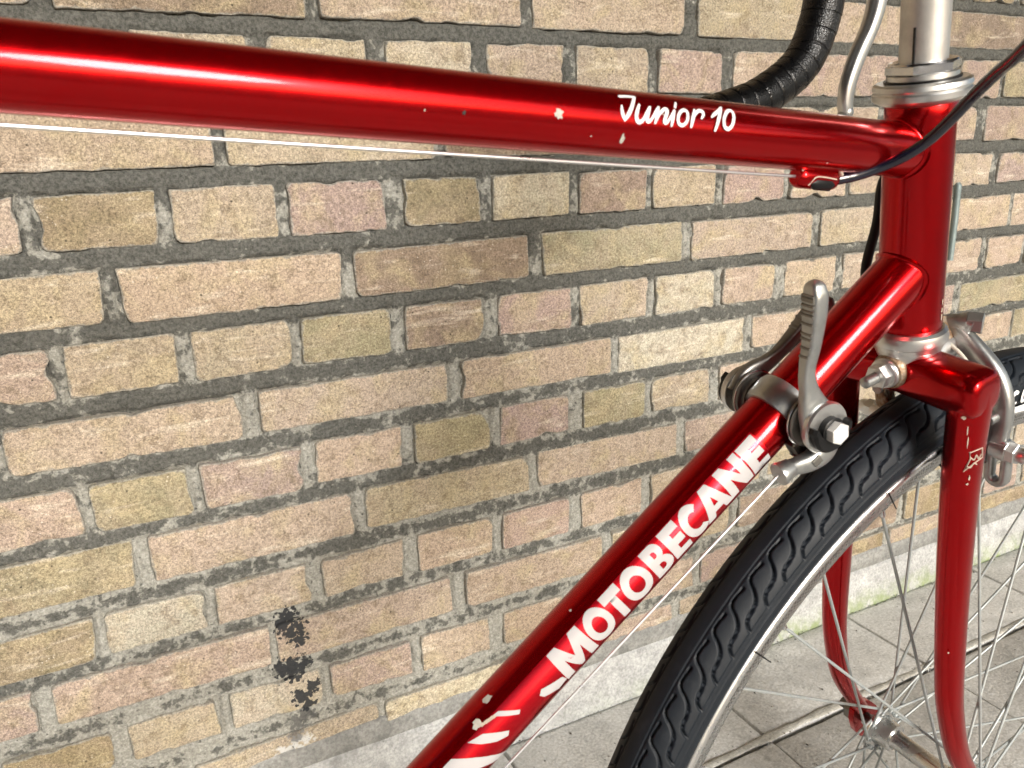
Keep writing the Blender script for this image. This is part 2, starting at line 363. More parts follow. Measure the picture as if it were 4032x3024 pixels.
# pale worn mortar lip along the joint between first and second slab rows
pts = [(x, -.1652 + .0016 * math.sin(x * 17) + .0022 * mnoise.noise((x * 22, 0, 5)), -.0004) for x in np.arange(-1.4, 3.3, .006)]
v, f = sweep(pts, [.0016 + .0016 * mnoise.noise((p[0] * 45, 3, 1)) for p in pts], [.0056 + .0026 * mnoise.noise((p[0] * 18, 7, 1)) + .0015 * mnoise.noise((p[0] * 70, 7, 1)) for p in pts], (0, 0, 1), 12)
lip = mesh('joint_lip', v, f, SLABEDGE, pave, 60)
# grit, crumbs of mortar and dirt lying on the slabs and along the foot of the wall
gp = []
for i in range(900):
    r = random.Random(i + 400)
    x = r.uniform(.25, 1.9); y = -.0125 - abs(r.gauss(0, .006)) if i % 3 == 0 else r.uniform(-.42, -.014)
    if i % 7 == 0: y = -.1725 + r.gauss(0, .004)
    q = r.choice([.0006, .0008, .0008, .0011, .0016]) * r.uniform(.7, 1.3); vv = []
    for a_, b_, c_ in ((1, 0, 0), (-1, 0, 0), (0, 1, 0), (0, -1, 0), (0, 0, 1), (0, 0, -.5)): vv.append((x + a_ * q * r.uniform(.6, 1.4), y + b_ * q * r.uniform(.6, 1.4), .0006 + c_ * q * r.uniform(.4, .9)))
    gp.append((vv, [(0, 2, 4), (2, 1, 4), (1, 3, 4), (3, 0, 4), (2, 0, 5), (1, 2, 5), (3, 1, 5), (0, 3, 5)]))
def m_grit():
    t = NT('grit_crumbs', Roughness=.95); t.set('Base Color', t.ramp(t.noise(t.co('Position'), 260, 1), [(.42, (.045, .04, .032)), (.52, (.17, .15, .12)), (.62, (.5, .48, .43))], 'CONSTANT')); return t.m
v, f = merge(gp); mesh('grit', v, f, m_grit(), pave, 0, kind='stuff')
# roof that shades the top of everything: its dark soffit is what the upper sides of the tubes mirror
v, f = box((.6, -1.48, 2.45), (1, 0, 0), (0, 1, 0), (0, 0, 1), 4.2, 1.55, .09, .01)
def shell(name, c, hx, hy, hz, label):
    v, f = box(c, (1, 0, 0), (0, 1, 0), (0, 0, 1), hx, hy, hz, .01)
    return tag(mesh(name, v, f, BLOCKM, smooth=30), label, 'wall', kind='structure')
BLOCKM = m_plain('dark_blocker_wall', (.07, .062, .055), .9, 40, .3)
shell('added_side_wall', (-2.35, -1.35, 1.18), .10, 1.40, 1.18, 'added dark wall out of view to the left, blocking sky reflections')  # added unseen wall, keeps sky light and reflections away on the left
v, f = box((.6, -1.48, 2.45), (1, 0, 0), (0, 1, 0), (0, 0, 1), 4.2, 1.55, .09, .01)
rf = mesh('porch_roof', v, f, ROOFM, smooth=30); tag(rf, 'dark soffit of a porch roof above the wall', 'roof', kind='structure')

# ------------------------------------------------------------------ the brick wall
Z0 = .7071
TF = {-3: (.0, .2249), -2: (.0045, .1562), -1: (.0029, .0932), 0: (.0038, .0237), 1: (.0055, -.0442), 2: (.0049, -.1089), 3: (.0031, -.1772), 4: (.0088, -.2441), 5: (.0025, -.3089), 6: (.012, -.3820), 7: (.0006, -.4436), 8: (-.004, -.5140), 9: (.006, -.5880)}
BF = {-3: (.0039, .1721), -2: (-.0012, .1102), -1: (.0031, .0434), 0: (.0044, -.0248), 1: (.0042, -.0930), 2: (.0043, -.1578), 3: (.0027, -.2230), 4: (.0108, -.2936), 5: (.0049, -.3583), 6: (.0066, -.4281), 7: (-.005, -.4905), 8: (-.012, -.5575), 9: (.007, -.6173)}
PERP = {-3: [(.26, 12), (.485, 14), (.701, 19)], -2: [(.202, 17), (.315, 18), (.428, 16), (.537, 16), (.65, 14), (.759, 19)], -1: [(.163, 11), (1.259, 22)],
    0: [(-.003, 13), (.106, 13), (.213, 12), (.323, 20), (.431, 16), (.541, 15), (.652, 11), (.759, 15), (.874, 13), (.991, 10), (1.311, 17)],
    1: [(.051, 12), (.271, 15), (.49, 18), (.71, 15), (.932, 17), (1.37, 10)],
    2: [(.001, 10), (.107, 14), (.215, 10), (.32, 17), (.431, 17), (.545, 14), (.657, 13), (.765, 13), (.87, 21), (.986, 17), (1.312, 16)],
    3: [(-.06, 13), (.159, 17), (.383, 16), (.604, 10), (.822, 13), (1.26, 18)],
    4: [(.002, 10), (.101, 11), (.213, 14), (.324, 15), (.433, 14), (.541, 21), (.656, 13), (.765, 15), (1.421, 8)],
    5: [(.04, 14), (.262, 16), (.483, 15), (.71, 15)], 6: [(-.005, 9), (.098, 10), (.207, 15), (.317, 18), (.431, 15), (.542, 19), (.655, 14)],
    7: [(-.068, 15), (.157, 8), (.375, 18)], 8: [(-.01, 16), (.097, 11), (.209, 10), (.319, 12), (.422, 21)], 9: [(.050, 12), (.272, 8)]}
TONE = {'O': (.325, .275, .205), 'D': (.205, .168, .104), 'P': (.330, .268, .212), 'K': (.285, .220, .192), 'L': (.385, .350, .270), 'G': (.238, .214, .140), 'B': (.205, .158, .122)}
TONES = {-3: (0, 'BPPO'), -2: (0, 'OOLPOKP'), -1: (0, 'PO'), 0: (0, 'PDOKDLBOKPP'), 1: (0, 'OPBGPO'), 2: (0, 'POOGBKOLPPP'), 3: (0, 'POPPLP'), 4: (0, 'PGKPGKGOPK'), 5: (0, 'GPOPK'), 6: (0, 'DLPOPKPO'), 7: (0, 'KPPP'), 8: (0, 'DOLKPP'), 9: (0, 'OOL')}
def course(c):
    st = c % 2 != 0; pit = .2205 if st else .1098
    l = [(x, w / 1000) for x, w in PERP[c]] if c in PERP else [(.05 + (.11 if (c // 2) % 2 else 0) if st else .0, .013)]
    full = [l[0]]
    for x, w in l[1:]:
        m = max(1, round((x - full[-1][0]) / pit)); a = full[-1][0]
        for j in range(1, m): full.append((a + (x - a) * j / m + random.uniform(-.003, .003), .014))
        full.append((x, w))
    i0 = 0
    while full[0][0] > -1.3: full.insert(0, (full[0][0] - pit + random.uniform(-.003, .003), .014)); i0 += 1
    while full[-1][0] < 3.0: full.append((full[-1][0] + pit + random.uniform(-.003, .003), .014))
    return full, i0
def zt(c, x): return Z0 + (TF[c][0] * min(x, 1.6) + TF[c][1] if c in TF else .2249 + .0668 * (-3 - c))
def zb(c, x): return Z0 + (BF[c][0] * min(x, 1.6) + BF[c][1] if c in BF else .1721 + .0668 * (-3 - c))
def brick_geo(x0, x1, c, seed, lowres=False):
    r = random.Random(seed); xm = (x0 + x1) / 2; zm = (zt(c, xm) + zb(c, xm)) / 2
    tl, tr, bl, br = zt(c, x0) + r.gauss(0, .0009), zt(c, x1) + r.gauss(0, .0009), zb(c, x0) + r.gauss(0, .0009), zb(c, x1) + r.gauss(0, .0009)
    x0b, x1b = x0 + r.gauss(0, .001), x1 + r.gauss(0, .001); x0t, x1t = x0 + r.gauss(0, .001), x1 + r.gauss(0, .001)
    rad = [r.choice([.002, .003, .003, .004, .006, .010]) for _ in range(4)]
    cs = [(x0b, bl), (x1b, br), (x1t, tr), (x0t, tl)]; out = []
    na = 3 if lowres else 4
    for a in range(4):
        p = V(cs[a]); q = V(cs[(a + 1) % 4]); o = V(cs[a - 1]); rr = rad[a]
        d0, d1 = unit(o - p), unit(q - p); s, e = p + d0 * rr, p + d1 * rr
        for k in range(na): t = k / (na - 1); out.append((1 - t) ** 2 * s + 2 * t * (1 - t) * p + t * t * e)
        L = np.linalg.norm(q - p) - rr - rad[(a + 1) % 4]; m = 2 if lowres else max(2, int(L / .0065)); e2 = q - d1 * rad[(a + 1) % 4]
        for k in range(1, m): out.append(e + (e2 - e) * k / m)
    dep = r.gauss(0, .0009); tx, tz = r.gauss(0, .010), r.gauss(0, .012); so = r.uniform(0, 99)
    def ring(ins, y, j):
        o = []
        for p in out:
            d = V((xm, zm)) - p; d = V((np.sign(d[0]) * min(abs(d[0]), ins), np.sign(d[1]) * min(abs(d[1]), ins)))
            nn = mnoise.noise((p[0] * 110, p[1] * 110, so)) * j + mnoise.noise((p[0] * 300, p[1] * 300, so)) * j * .5; n2 = mnoise.noise((p[0] * 110, p[1] * 110, so + 31)) * j
            chip = max(0, mnoise.noise((p[0] * 38, p[1] * 38, so + 7)) - .22) * .012
            q = p + d * 1.0 + unit(V((xm, zm)) - p) * (nn + chip) + V((0, n2))
            o.append((q[0] - xm, y + dep + (q[0] - xm) * tx + (q[1] - zm) * tz + (mnoise.noise((q[0] * 70, q[1] * 70, so + 3)) * .0007 if ins > .001 else 0), q[1] - zm))
        return o
    rs = [ring(0, .020, 0), ring(0, .0012, .0009), ring(.0005, .0001, .0010), ring(.0016, -.0003, .0009)]
    if not lowres: rs.append(ring(.009, -.0006, .0004))
    v, f = rings(rs, True, False, False); n = len(out); k = len(v); v.append((0, -.0006 + dep, 0)); b = (len(rs) - 1) * n
    f += [(b + j, b + (j + 1) % n, k) for j in range(n)]
    return v, f, (xm, 0, zm), [1.0] * (3 * n) + [.75] * n + ([.0] * n if not lowres else []) + [0.0]
wall = empty('brick_wall', (0, 0, 0)); tag(wall, 'yellow and pinkish stock brick wall with dark grey mortar', 'wall')
far_parts = []; nb = 0; RECT = []
for c in range(-22, 10):
    full, i0 = course(c)
    for i in range(len(full) - 1):
        x0 = full[i][0] + full[i][1]; x1 = full[i + 1][0]; near = c >= -5 and x1 > -.22 and x0 < 1.85
        v, f, cen, rimv = brick_geo(x0, x1, c, c * 1000 + i, not near)
        RECT.append((c, x0, x1))
        if not near:
            far_parts.append(([V(p) + V(cen) for p in v], f)); continue
        o = mesh('brick', v, f, BRICK_STAINED if x0 < .235 and x1 > .12 and cen[2] < .32 else BRICK, wall, 50, loc=cen); nb += 1; o.data.attributes.new('rim', 'FLOAT', 'POINT').data.foreach_set('value', rimv)
        r = random.Random(c * 77 + i); key = None
        if c in TONES:
            j = i - i0 + 1
            if 0 <= j < len(TONES[c][1]): key = TONES[c][1][j]
        if key is None: key = r.choice('OPPPPKKKGDB' if c > -6 else 'OPK')
        t = TONE[key]; g = r.uniform(.92, 1.1); o.color = (t[0] * g * r.uniform(.97, 1.03), t[1] * g, t[2] * g * r.uniform(.95, 1.05), 1)
v, f = merge(far_parts); o = mesh('brick_mass', v, f, BRICK, wall, 50, kind='stuff'); o.color = (.35, .26, .165, 1)
# mortar: an uneven recessed sheet with the strike of the trowel along each bed joint
def grid(xs, zs, yf):
    X, Zz = np.meshgrid(xs, zs); Y = yf(X, Zz); v = np.stack([X, Y, Zz], -1).reshape(-1, 3); nx, nz = len(xs), len(zs)
    i = (np.arange(nz - 1)[:, None] * nx + np.arange(nx - 1)).ravel(); return v, np.stack([i, i + 1, i + nx + 1, i + nx], 1)
def vnoise(X, Y, sc, seed):
    g = np.random.default_rng(seed).random((400, 400)); x = X * sc % 399; y = Y * sc % 399; i = x.astype(int); j = y.astype(int); a = x - i; b = y - j; a = a * a * (3 - 2 * a); b = b * b * (3 - 2 * b)
    return g[i, j] * (1 - a) * (1 - b) + g[i + 1, j] * a * (1 - b) + g[i, j + 1] * (1 - a) * b + g[i + 1, j + 1] * a * b
def ym(X, Zz):
    return .0010 - .0026 * (vnoise(X + 5, Zz + 5, 28, 1) - .5) - .0022 * (vnoise(X + 5, Zz + 5, 90, 2) - .5) - .0014 * (vnoise(X + 5, Zz + 5, 230, 3) - .5)
v, f = grid(np.arange(-.35, 1.9, .0023), np.arange(.085, 1.03, .0023), ym)
ins = np.full(len(v), -.02)
def line_(tab, c, x, d): return Z0 + ((tab[c][0] * np.minimum(x, 1.6) + tab[c][1]) if c in tab else d + .0668 * (-3 - c))
for c in sorted({q[0] for q in RECT if q[0] >= -6}):
    zlo, zhi = zb(c, 0) - .03, zt(c, 0) + .03; row = np.where((v[:, 2] > zlo) & (v[:, 2] < zhi))[0]; q = v[row]
    dz = np.minimum(line_(TF, c, q[:, 0], .2249) - q[:, 2], q[:, 2] - line_(BF, c, q[:, 0], .1721))
    bx = np.full(len(row), -.02)
    for c2, x0, x1 in RECT:
        if c2 == c: bx = np.maximum(bx, np.minimum(q[:, 0] - x0, x1 - q[:, 0]))
    ins[row] = np.maximum(ins[row], np.minimum(dz, bx))
w_ = np.clip((ins + .0002) / .0022, 0, 1); v[:, 1] = v[:, 1] * (1 - w_) + .0065 * w_
ck = np.clip((vnoise(v[:, 0] + 5, v[:, 2] + 5, 24, 11) * .6 + vnoise(v[:, 0] + 5, v[:, 2] + 5, 75, 12) * .4 - .47) * 9, 0, 1)
v[:, 1] += .0042 * ck * np.exp(-((ins + .0004) / .0021) ** 2)
mo = bigmesh('mortar', v, f, MORTAR, wall); mo.data.materials.append(MORTAR_STAINED)
ce = v[f[:, 0]]; mo.data.polygons.foreach_set('material_index', ((ce[:, 0] > .12) & (ce[:, 0] < .24) & (ce[:, 2] < .31)).astype(np.int32))
bd = np.zeros(len(v))
for c in range(-6, 10):
    zc = (np.array([zb(c, x) for x in (0, 1)]) + np.array([zt(c + 1, x) if c < 9 else zb(c, x) - .017 for x in (0, 1)])) / 2
    bd = np.maximum(bd, np.clip(1.35 - np.abs(v[:, 2] - (zc[0] + (zc[1] - zc[0]) * np.clip(v[:, 0], -1, 1.6))) / .0095, 0, 1))
at = mo.data.attributes.new('bed', 'FLOAT', 'POINT'); at.data.foreach_set('value', bd.astype(np.float32))
v, f = box((.85, .115, 1.33), (1, 0, 0), (0, 1, 0), (0, 0, 1), 2.2, .107, 1.30, 0)
mesh('wall_core', v, f, MORTAR, wall, 0)
# cement plinth under the lowest course: grey band, then a pale fillet running out to the slabs
def strip(name, prof, mat, am):
    xs = np.arange(-1.3, 3.3, .006); rs = []
    for x in xs:
        rs.append([(x, y + am * mnoise.noise((x * 25, z * 40, 2)) + am * .6 * mnoise.noise((x * 90, z * 90, 5)), z + am * mnoise.noise((x * 12, z * 30, 8))) for y, z in prof])
    v, f = rings(rs, False, False, False); return mesh(name, v, f, mat, wall, 180)
strip('plinth_band', [(.012, .1005), (.0008, .0990), (-.0012, .0960), (-.0018, .0850), (-.0022, .0700), (.006, .0610)], GREYBAND, .0012)
strip('plinth_fillet', [(.012, .0740), (-.0012, .0690), (-.0040, .0620), (-.0060, .0450), (-.0085, .0220), (-.0125, .0040), (-.0130, -.01)], PLINTH, .0012)

# vertical grey-green bar on the wall behind the head tube
v, f = merge([sweep([(1.2085, -.020, .58), (1.2080, -.020, .64), (1.2055, -.020, .692), (1.2050, -.019, .6955)], [.0052, .0052, .0052, .003], None, (0, 1, 0), 16), box((1.2082, -.008, .60), (1, 0, 0), (0, 1, 0), (0, 0, 1), .008, .010, .006, .001)])
tag(mesh('wall_bar', v, f, m_metal('weathered_green_steel', (.22, .27, .27), .5, .7, .4, .6)), 'short upright grey-green metal bar fixed to the bricks behind the head tube', 'bar')

# ------------------------------------------------------------------ the bicycle: frames of reference (metres)
H0 = V((.43148, -.52819, Z0)); Hd = unit((.18036, .06503, -.98145)); up = -Hd
nrm = V((-.01691, -.99746, -.0692)); nrm = unit(nrm - Hd * (nrm @ Hd)); fw = np.cross(Hd, nrm); fw = fw if fw[0] > 0 else -fw
def rot(v, a, t): return v * math.cos(t) + np.cross(a, v) * math.sin(t) + a * (a @ v) * (1 - math.cos(t))
STEER = -.07119
f_ = rot(fw, Hd, STEER); n_ = rot(nrm, Hd, STEER)
def FR(a, u, v): return H0 + fw * a + up * u + nrm * v          # frame: forward, along the steerer, to the right
def SR(a, u, v): return H0 + f_ * a + up * u + n_ * v           # the same, turned with the fork
class Tube:
    def __init__(s, A, d, r):
        s.A = V(A); s.d = unit(d); s.r = r; e = nrm - s.d * (nrm @ s.d); s.e1 = unit(e); s.e2 = np.cross(s.d, s.e1); s.e2 = s.e2 if s.e2[2] > 0 else -s.e2
    def at(s, q, e=0, v=0): return s.A + s.d * q + s.e2 * e + s.e1 * v
    def surf(s, q, ph, h=0): return s.A + s.d * q + (s.r + h) * (math.cos(R(ph)) * s.e1 + math.sin(R(ph)) * s.e2)
TT = Tube((0, -.52644, .08016 + Z0), (1, -.0112, -.08293), .0127)
DT = Tube((0, -.49506, -.37202 + Z0), (1, -.0749, .83515), .0143)
bike = empty('bicycle', (.35, -.5, 0))
tag(bike, 'metallic red ten-speed bicycle with white lettering standing in front of the brick wall', 'bicycle')
def part(name, geo, mat, parent=None, smooth=35): return mesh(name, geo[0], geo[1], mat, parent or bike, smooth)

# frame tubes
def along(tb, q, ax_pt, ax_d):   # parameter of the tube point nearest to another axis
    w = tb.A - ax_pt; b = tb.d @ ax_d; return (b * (ax_d @ w) - (tb.d @ w)) / (1 - b * b)
sT = along(TT, 0, H0, up); sD = along(DT, 0, H0, up)
BB = DT.at(-.118); STd = unit(up * .97 - fw * .10)
SEAT = Tube(BB, STd, .0143)
sS = along(TT, 0, BB, STd)
top_tube = part('top_tube', lathe(TT.A, TT.d, nrm, [(q, TT.r) for q in np.linspace(sS, sT - .002, 40)], 64), RED)
down_tube = part('down_tube', lathe(DT.A, DT.d, nrm, [(q, DT.r) for q in np.linspace(-.118, sD - .002, 40)], 64), RED)
head_tube = part('head_tube', lathe(H0, up, nrm, [(-.0456, .0150), (-.0456, .0158), (-.0450, .0161), (-.040, .0160), (.064, .0160), (.0690, .0161), (.0696, .0158), (.0696, .0148)], 64), RED)
# thin brazed fillets where the tubes meet the head tube
def fillet(tb, s1, name):
    rs = []
    for k in range(64):
        ph = 360 * k / 64; o = tb.A + tb.r * (math.cos(R(ph)) * tb.e1 + math.sin(R(ph)) * tb.e2)
        # march along the tube's generator to the head tube surface
        w = o - H0; dp = tb.d - up * (tb.d @ up); wp = w - up * (w @ up); a = dp @ dp; b = 2 * dp @ wp; c = wp @ wp - .0160 ** 2; D = max(b * b - 4 * a * c, 0)
        q = (-b - math.sqrt(D)) / (2 * a); p = o + tb.d * q; nn = unit(o - tb.A); hn = p - H0; hn = unit(hn - up * (hn @ up))
        rs.append([p - tb.d * .0020 + nn * .00005, p - tb.d * .0008 + nn * .0002, p + nn * .0008 + hn * .0003, p + nn * .0018 + hn * .0001])
    rs.append(rs[0]); return rings([list(r) for r in rs], False, False, False)
part('braze_fillet', fillet(TT, sT, ''), RED, head_tube, 180); part('braze_fillet', fillet(DT, sD, ''), RED, head_tube, 180)
# the rest of the frame, out of the picture to the left
seat_tube = part('seat_tube', lathe(BB, STd, nrm, [(-.02, .0143), (.62, .0143)], 40), RED)
part('bottom_bracket', lathe(BB, nrm, up, [(-.034, .016), (-.034, .0195), (.034, .0195), (.034, .016)], 40), RED)
RA = V((BB[0] - .40, BB[1] + .004, .316))
for sg in (-1, 1):
    a = RA + nrm * .06 * sg; part('chain_stay', sweep(spline([BB + nrm * .02 * sg, BB * .6 + RA * .4 + nrm * .036 * sg, a]), interp([.011, .010, .007], 17)), RED)
    part('seat_stay', sweep(spline([SEAT.at(.56) + nrm * .016 * sg, SEAT.at(.56) * .5 + RA * .5 + nrm * .035 * sg, a]), interp([.0075, .0075, .006], 17)), RED)
part('seat_post', lathe(BB, STd, nrm, [(.62, .0128), (.70, .0128)], 32), ALLOY)
sc = SEAT.at(.715); P = [sc + fw * x + up * z for x, z in ((-.13, .018), (-.10, .016), (-.05, .004), (0, 0), (.06, .002), (.12, .004), (.14, .0))]
part('saddle', sweep(spline(P), interp([.012, .02, .022, .02, .016, .013, .006], 49), interp([.045, .07, .068, .045, .026, .019, .008], 49), (0, 0, 1), 28, 2.3), TAPE)

# ---- printing and wear on the tubes: thin skins lying on the tube surface
def skin(tb, polys, h=.0002, step=7):
    """polys: list of [outer, hole, ...] loops of (s, angle in degrees); returns geometry wrapped on the tube"""
    allv, allf = [], []
    for loops in polys:
        L = [[Vector((a, R(b) * tb.r, 0)) for a, b in lp] for lp in loops]; flat = [p for lp in L for p in lp]
        bm = bmesh.new(); bv = [bm.verts.new(p) for p in flat]
        for t in tessellate_polygon(L):
            try: bm.faces.new([bv[i] for i in t])
            except ValueError: pass
        lo = min(p.y for p in flat); hi = max(p.y for p in flat); st = R(step) * tb.r; y = math.ceil(lo / st) * st
        while y < hi:
            bmesh.ops.bisect_plane(bm, geom=bm.verts[:] + bm.edges[:] + bm.faces[:], plane_co=(0, y + 1e-7, 0), plane_no=(0, 1, 0), dist=1e-7); y += st
        bm.verts.index_update(); k = len(allv)
        for v in bm.verts: allv.append(tb.surf(v.co.x, math.degrees(v.co.y / tb.r), h))
        for q in bm.faces:
            ix = [v.index + k for v in q.verts]; c = sum((V(allv[i]) for i in ix)) / len(ix); nn = np.cross(V(allv[ix[1]]) - V(allv[ix[0]]), V(allv[ix[2]]) - V(allv[ix[0]])); o = c - tb.A; o = o - tb.d * (o @ tb.d)
            allf.append(tuple(ix) if nn @ o > 0 else tuple(ix[::-1]))
        bm.free()
    return allv, allf
def ribbon(tb, pts, ws):
    P = [V((a, R(b) * tb.r)) for a, b in pts]; N = len(P); cl = len(P) > 3 and np.linalg.norm(P[0] - P[-1]) < 1e-5
    if len(P) > 2:
        Q = spline([(p[0], p[1], w) for p, w in zip(P, ws)], 5); P = [q[:2] for q in Q]; ws = [q[2] for q in Q]; N = len(P)
    l, r = [], []
    for i in range(N):
        a = P[i - 1] if i else (P[-2] if cl else P[0]); b = P[i + 1] if i < N - 1 else (P[1] if cl else P[-1]); t = unit(b - a); nn = V((-t[1], t[0]))
        l.append(P[i] + nn * ws[i] / 2); r.append(P[i] - nn * ws[i] / 2)
    quads = [[[(p[0], math.degrees(p[1] / tb.r)) for p in (l[i], l[i + 1], r[i + 1], r[i])]] for i in range(N - 1)]
    caps = []
    if not cl:
        for p, w in ((P[0], ws[0]), (P[-1], ws[-1])): caps.append((p, w))
    vs, fs = [], []
    for i in range(N): vs += [l[i], r[i]]
    fs = [(2 * i, 2 * i + 1, 2 * i + 3, 2 * i + 2) for i in range(N - 1)]
    for p, w in caps:
        k = len(vs); vs.append(p)
        for j in range(10): a = 2 * math.pi * j / 10; vs.append(p + V((math.cos(a), math.sin(a))) * w / 2)
        fs += [(k, k + 1 + j, k + 1 + (j + 1) % 10) for j in range(10)]
    return vs, fs
STROKES = [([(2419, 488), (2455, 510), (2489, 513)], [123, 135, 123]), ([(2489, 513), (2475, 400), (2456, 244), (2440, 136), (2428, 64)], [112, 135, 157, 157, 101]), ([(2428, 64), (2419, 129), (2415, 207), (2416, 292)], [112, 146, 135, 79]), ([(2498, 348), (2485, 235), (2479, 141), (2484, 67), (2497, 52), (2513, 109), (2527, 209), (2544, 318)], [90, 146, 157, 168, 157, 135, 123, 90]), ([(2546, 323), (2534, 212), (2528, 118), (2531, 72), (2542, 84), (2557, 165), (2574, 270), (2586, 332)], [90, 146, 157, 146, 123, 112, 112, 90]), ([(2587, 337), (2575, 207), (2566, 62)], [90, 146, 101]), ([(2567, 76), (2583, 195), (2606, 290), (2622, 313), (2623, 257), (2613, 159), (2609, 91), (2619, 78), (2634, 156), (2656, 288)], [79, 112, 135, 146, 157, 157, 146, 123, 101, 90]), ([(2660, 304), (2649, 172), (2643, 42)], [101, 157, 101]), ([(2678, 464), (2667, 368)], [90, 112]), ([(2720, 179), (2715, 131), (2707, 92), (2699, 68), (2689, 63), (2681, 76), (2675, 106), (2673, 149), (2675, 199), (2681, 250), (2690, 293), (2701, 321), (2710, 329), (2718, 313), (2722, 278), (2722, 231), (2720, 179)], [135] * 17), ([(2760, 356), (2746, 197), (2738, 57)], [90, 168, 112]), ([(2743, 153), (2757, 262), (2779, 340), (2797, 333), (2800, 279), (2789, 208)], [79, 123, 146, 168, 135, 79]), ([(2841, 250), (2855, 301), (2877, 364), (2903, 463)], [79, 135, 146, 101]), ([(2903, 463), (2877, 245), (2858, 31)], [112, 157, 112]), ([(2952, 228), (2946, 165), (2938, 115), (2929, 83), (2919, 74), (2910, 87), (2903, 123), (2901, 175), (2903, 238), (2911, 304), (2922, 364), (2935, 405), (2947, 419), (2954, 401), (2957, 356), (2956, 294), (2952, 228)], [146] * 17)]
vs_, fs_ = [], []
for i, (pl, w) in enumerate(STROKES):
    a, b = ribbon(TT, [(x / 1e4, y / 10) for x, y in pl], [x / 1e5 for x in w]); k = len(vs_)
    vs_ += [TT.surf(p[0], math.degrees(p[1] / TT.r), .00012 + .00004 * i) for p in a]; fs_ += [tuple(j + k for j in q) for q in b]
o = part('script_lettering', (vs_, fs_), SCRIPT, top_tube, 180); o['label'] = 'white handwritten script with a number on the top tube'
def arc(cx, cy, rx, ry, a0, a1, n): return [(cx + rx * math.cos(R(a0 + (a1 - a0) * i / n)), cy + ry * math.sin(R(a0 + (a1 - a0) * i / n))) for i in range(n + 1)]
def ringO(): return [arc(.5, .5, .5, .52, 0, 352, 44), arc(.5, .5, .25, .26, 0, 348, 30)]
GL = {'M': [[(0, 0), (.05, 1), (.30, 1), (.5, .44), (.70, 1), (.95, 1), (1, 0), (.77, 0), (.745, .56), (.55, 0), (.45, 0), (.255, .56), (.23, 0)]],
      'O': ringO(), 'T': [[(0, 1), (1, 1), (1, .74), (.69, .74), (.69, 0), (.31, 0), (.31, .74), (0, .74)]],
      'B': [[(0, 0), (0, 1), (.5, 1)] + arc(.52, .745, .36, .255, 80, -62, 10) + arc(.55, .285, .45, .285, 62, -88, 12), [(.36, .62), (.36, .80), (.47, .80)] + arc(.47, .71, .10, .09, 60, -60, 5) + [(.47, .62)], [(.36, .20), (.36, .41), (.50, .41)] + arc(.50, .305, .14, .105, 60, -60, 6) + [(.5, .20)]],
      'E': [[(0, 0), (0, 1), (1, 1), (1, .765), (.44, .765), (.44, .63), (.93, .63), (.93, .40), (.44, .40), (.44, .235), (1, .235), (1, 0)]],
      'C': [arc(.56, .5, .56, .52, 42, 318, 34) + arc(.60, .5, .30, .255, 305, 55, 24)],
      'A': [[(0, 0), (.36, 1), (.64, 1), (1, 0), (.71, 0), (.655, .19), (.345, .19), (.29, 0)], [(.415, .39), (.585, .39), (.50, .68)]],
      'N': [[(0, 0), (0, 1), (.31, 1), (.69, .44), (.69, 1), (1, 1), (1, 0), (.69, 0), (.31, .56), (.31, 0)]]}
WORD = [('M', .2912, .3125), ('O', .3128, .3272), ('T', .3274, .3384), ('O', .3382, .3540), ('B', .3556, .3675), ('E', .3683, .3792), ('C', .3795, .3925), ('A', .3912, .4092), ('N', .4085, .4238), ('E', .4248, .4362)]
polys = []
for i, (g, s0, s1) in enumerate(WORD):
    polys.append([[(s0 + (s1 - s0) * x, -18 + 71 * y + (i % 3 - 1) * .3) for x, y in lp] for lp in GL[g]])
foil = part('decal_foil', skin(DT, [[[(.2285, 53.5), (.437, 56), (.4375, 30), (.437, -14), (.415, -34), (.33, -34), (.30, -30), (.291, -14), (.272, -8), (.262, -30), (.245, -38), (.238, -20)]]], .00010), FOIL, down_tube, 180)
v, f = [], []
for i, p in enumerate(polys):
    a, b = skin(DT, [p], .00022 + .00003 * (i % 2)); k = len(v); v += a; f += [tuple(j + k for j in q) for q in b]
o = part('block_lettering', (v, f), WHITE, down_tube, 180); o['label'] = 'silver white block capitals running up the down tube'
STR = [[(.2550, 51.6), (.2591, 48.9), (.2665, 21.3), (.2647, 16.2), (.260, 33)], [(.2390, 51.2), (.2470, 41.8), (.2561, 9), (.2539, 2), (.2488, 12), (.243, 32)], [(.2160, 54), (.2288, 53), (.2372, 22), (.2422, -.4), (.2481, -38), (.244, -40), (.2359, -5), (.2260, 24)], [(.2903, 2), (.2852, 8.9), (.2797, 17.6), (.2771, 11), (.2781, .7), (.2853, -16), (.2912, -12)]]
o = part('decal_stripes', skin(DT, [[s] for s in STR], .00024), WHITE, down_tube, 180); o['label'] = 'torn slanting white stripes'
def flake(tb, q, ph, ls, la, seed, n=16):
    r = random.Random(seed); out = []
    for i in range(n):
        a = 2 * math.pi * i / n; k = 1 + r.uniform(-.28, .28); out.append((q + ls * k * math.cos(a), ph + math.degrees(la * k * math.sin(a) / tb.r)))
    return [out]
part('paint_chip', skin(TT, [flake(TT, .2142, 6, .0017, .0017, 1, 20)], .0002), PRIMER, top_tube, 180)
part('paint_chip', skin(TT, [flake(TT, .2433, -25.8, .0008, .0020, 2)], .0002), PRIMER, top_tube, 180)
part('black_speck', skin(TT, [flake(TT, .1775, -5.5, .0007, .0007, 3)], .0002), PITCH, top_tube, 180)
part('paint_chip', skin(DT, [flake(DT, .2587, 80.5, .0024, .0020, 4)], .0002), PRIMER, down_tube, 180)
part('paint_chip', skin(DT, [flake(DT, .2477, 61, .0023, .0019, 5)], .0002), PRIMER, down_tube, 180)
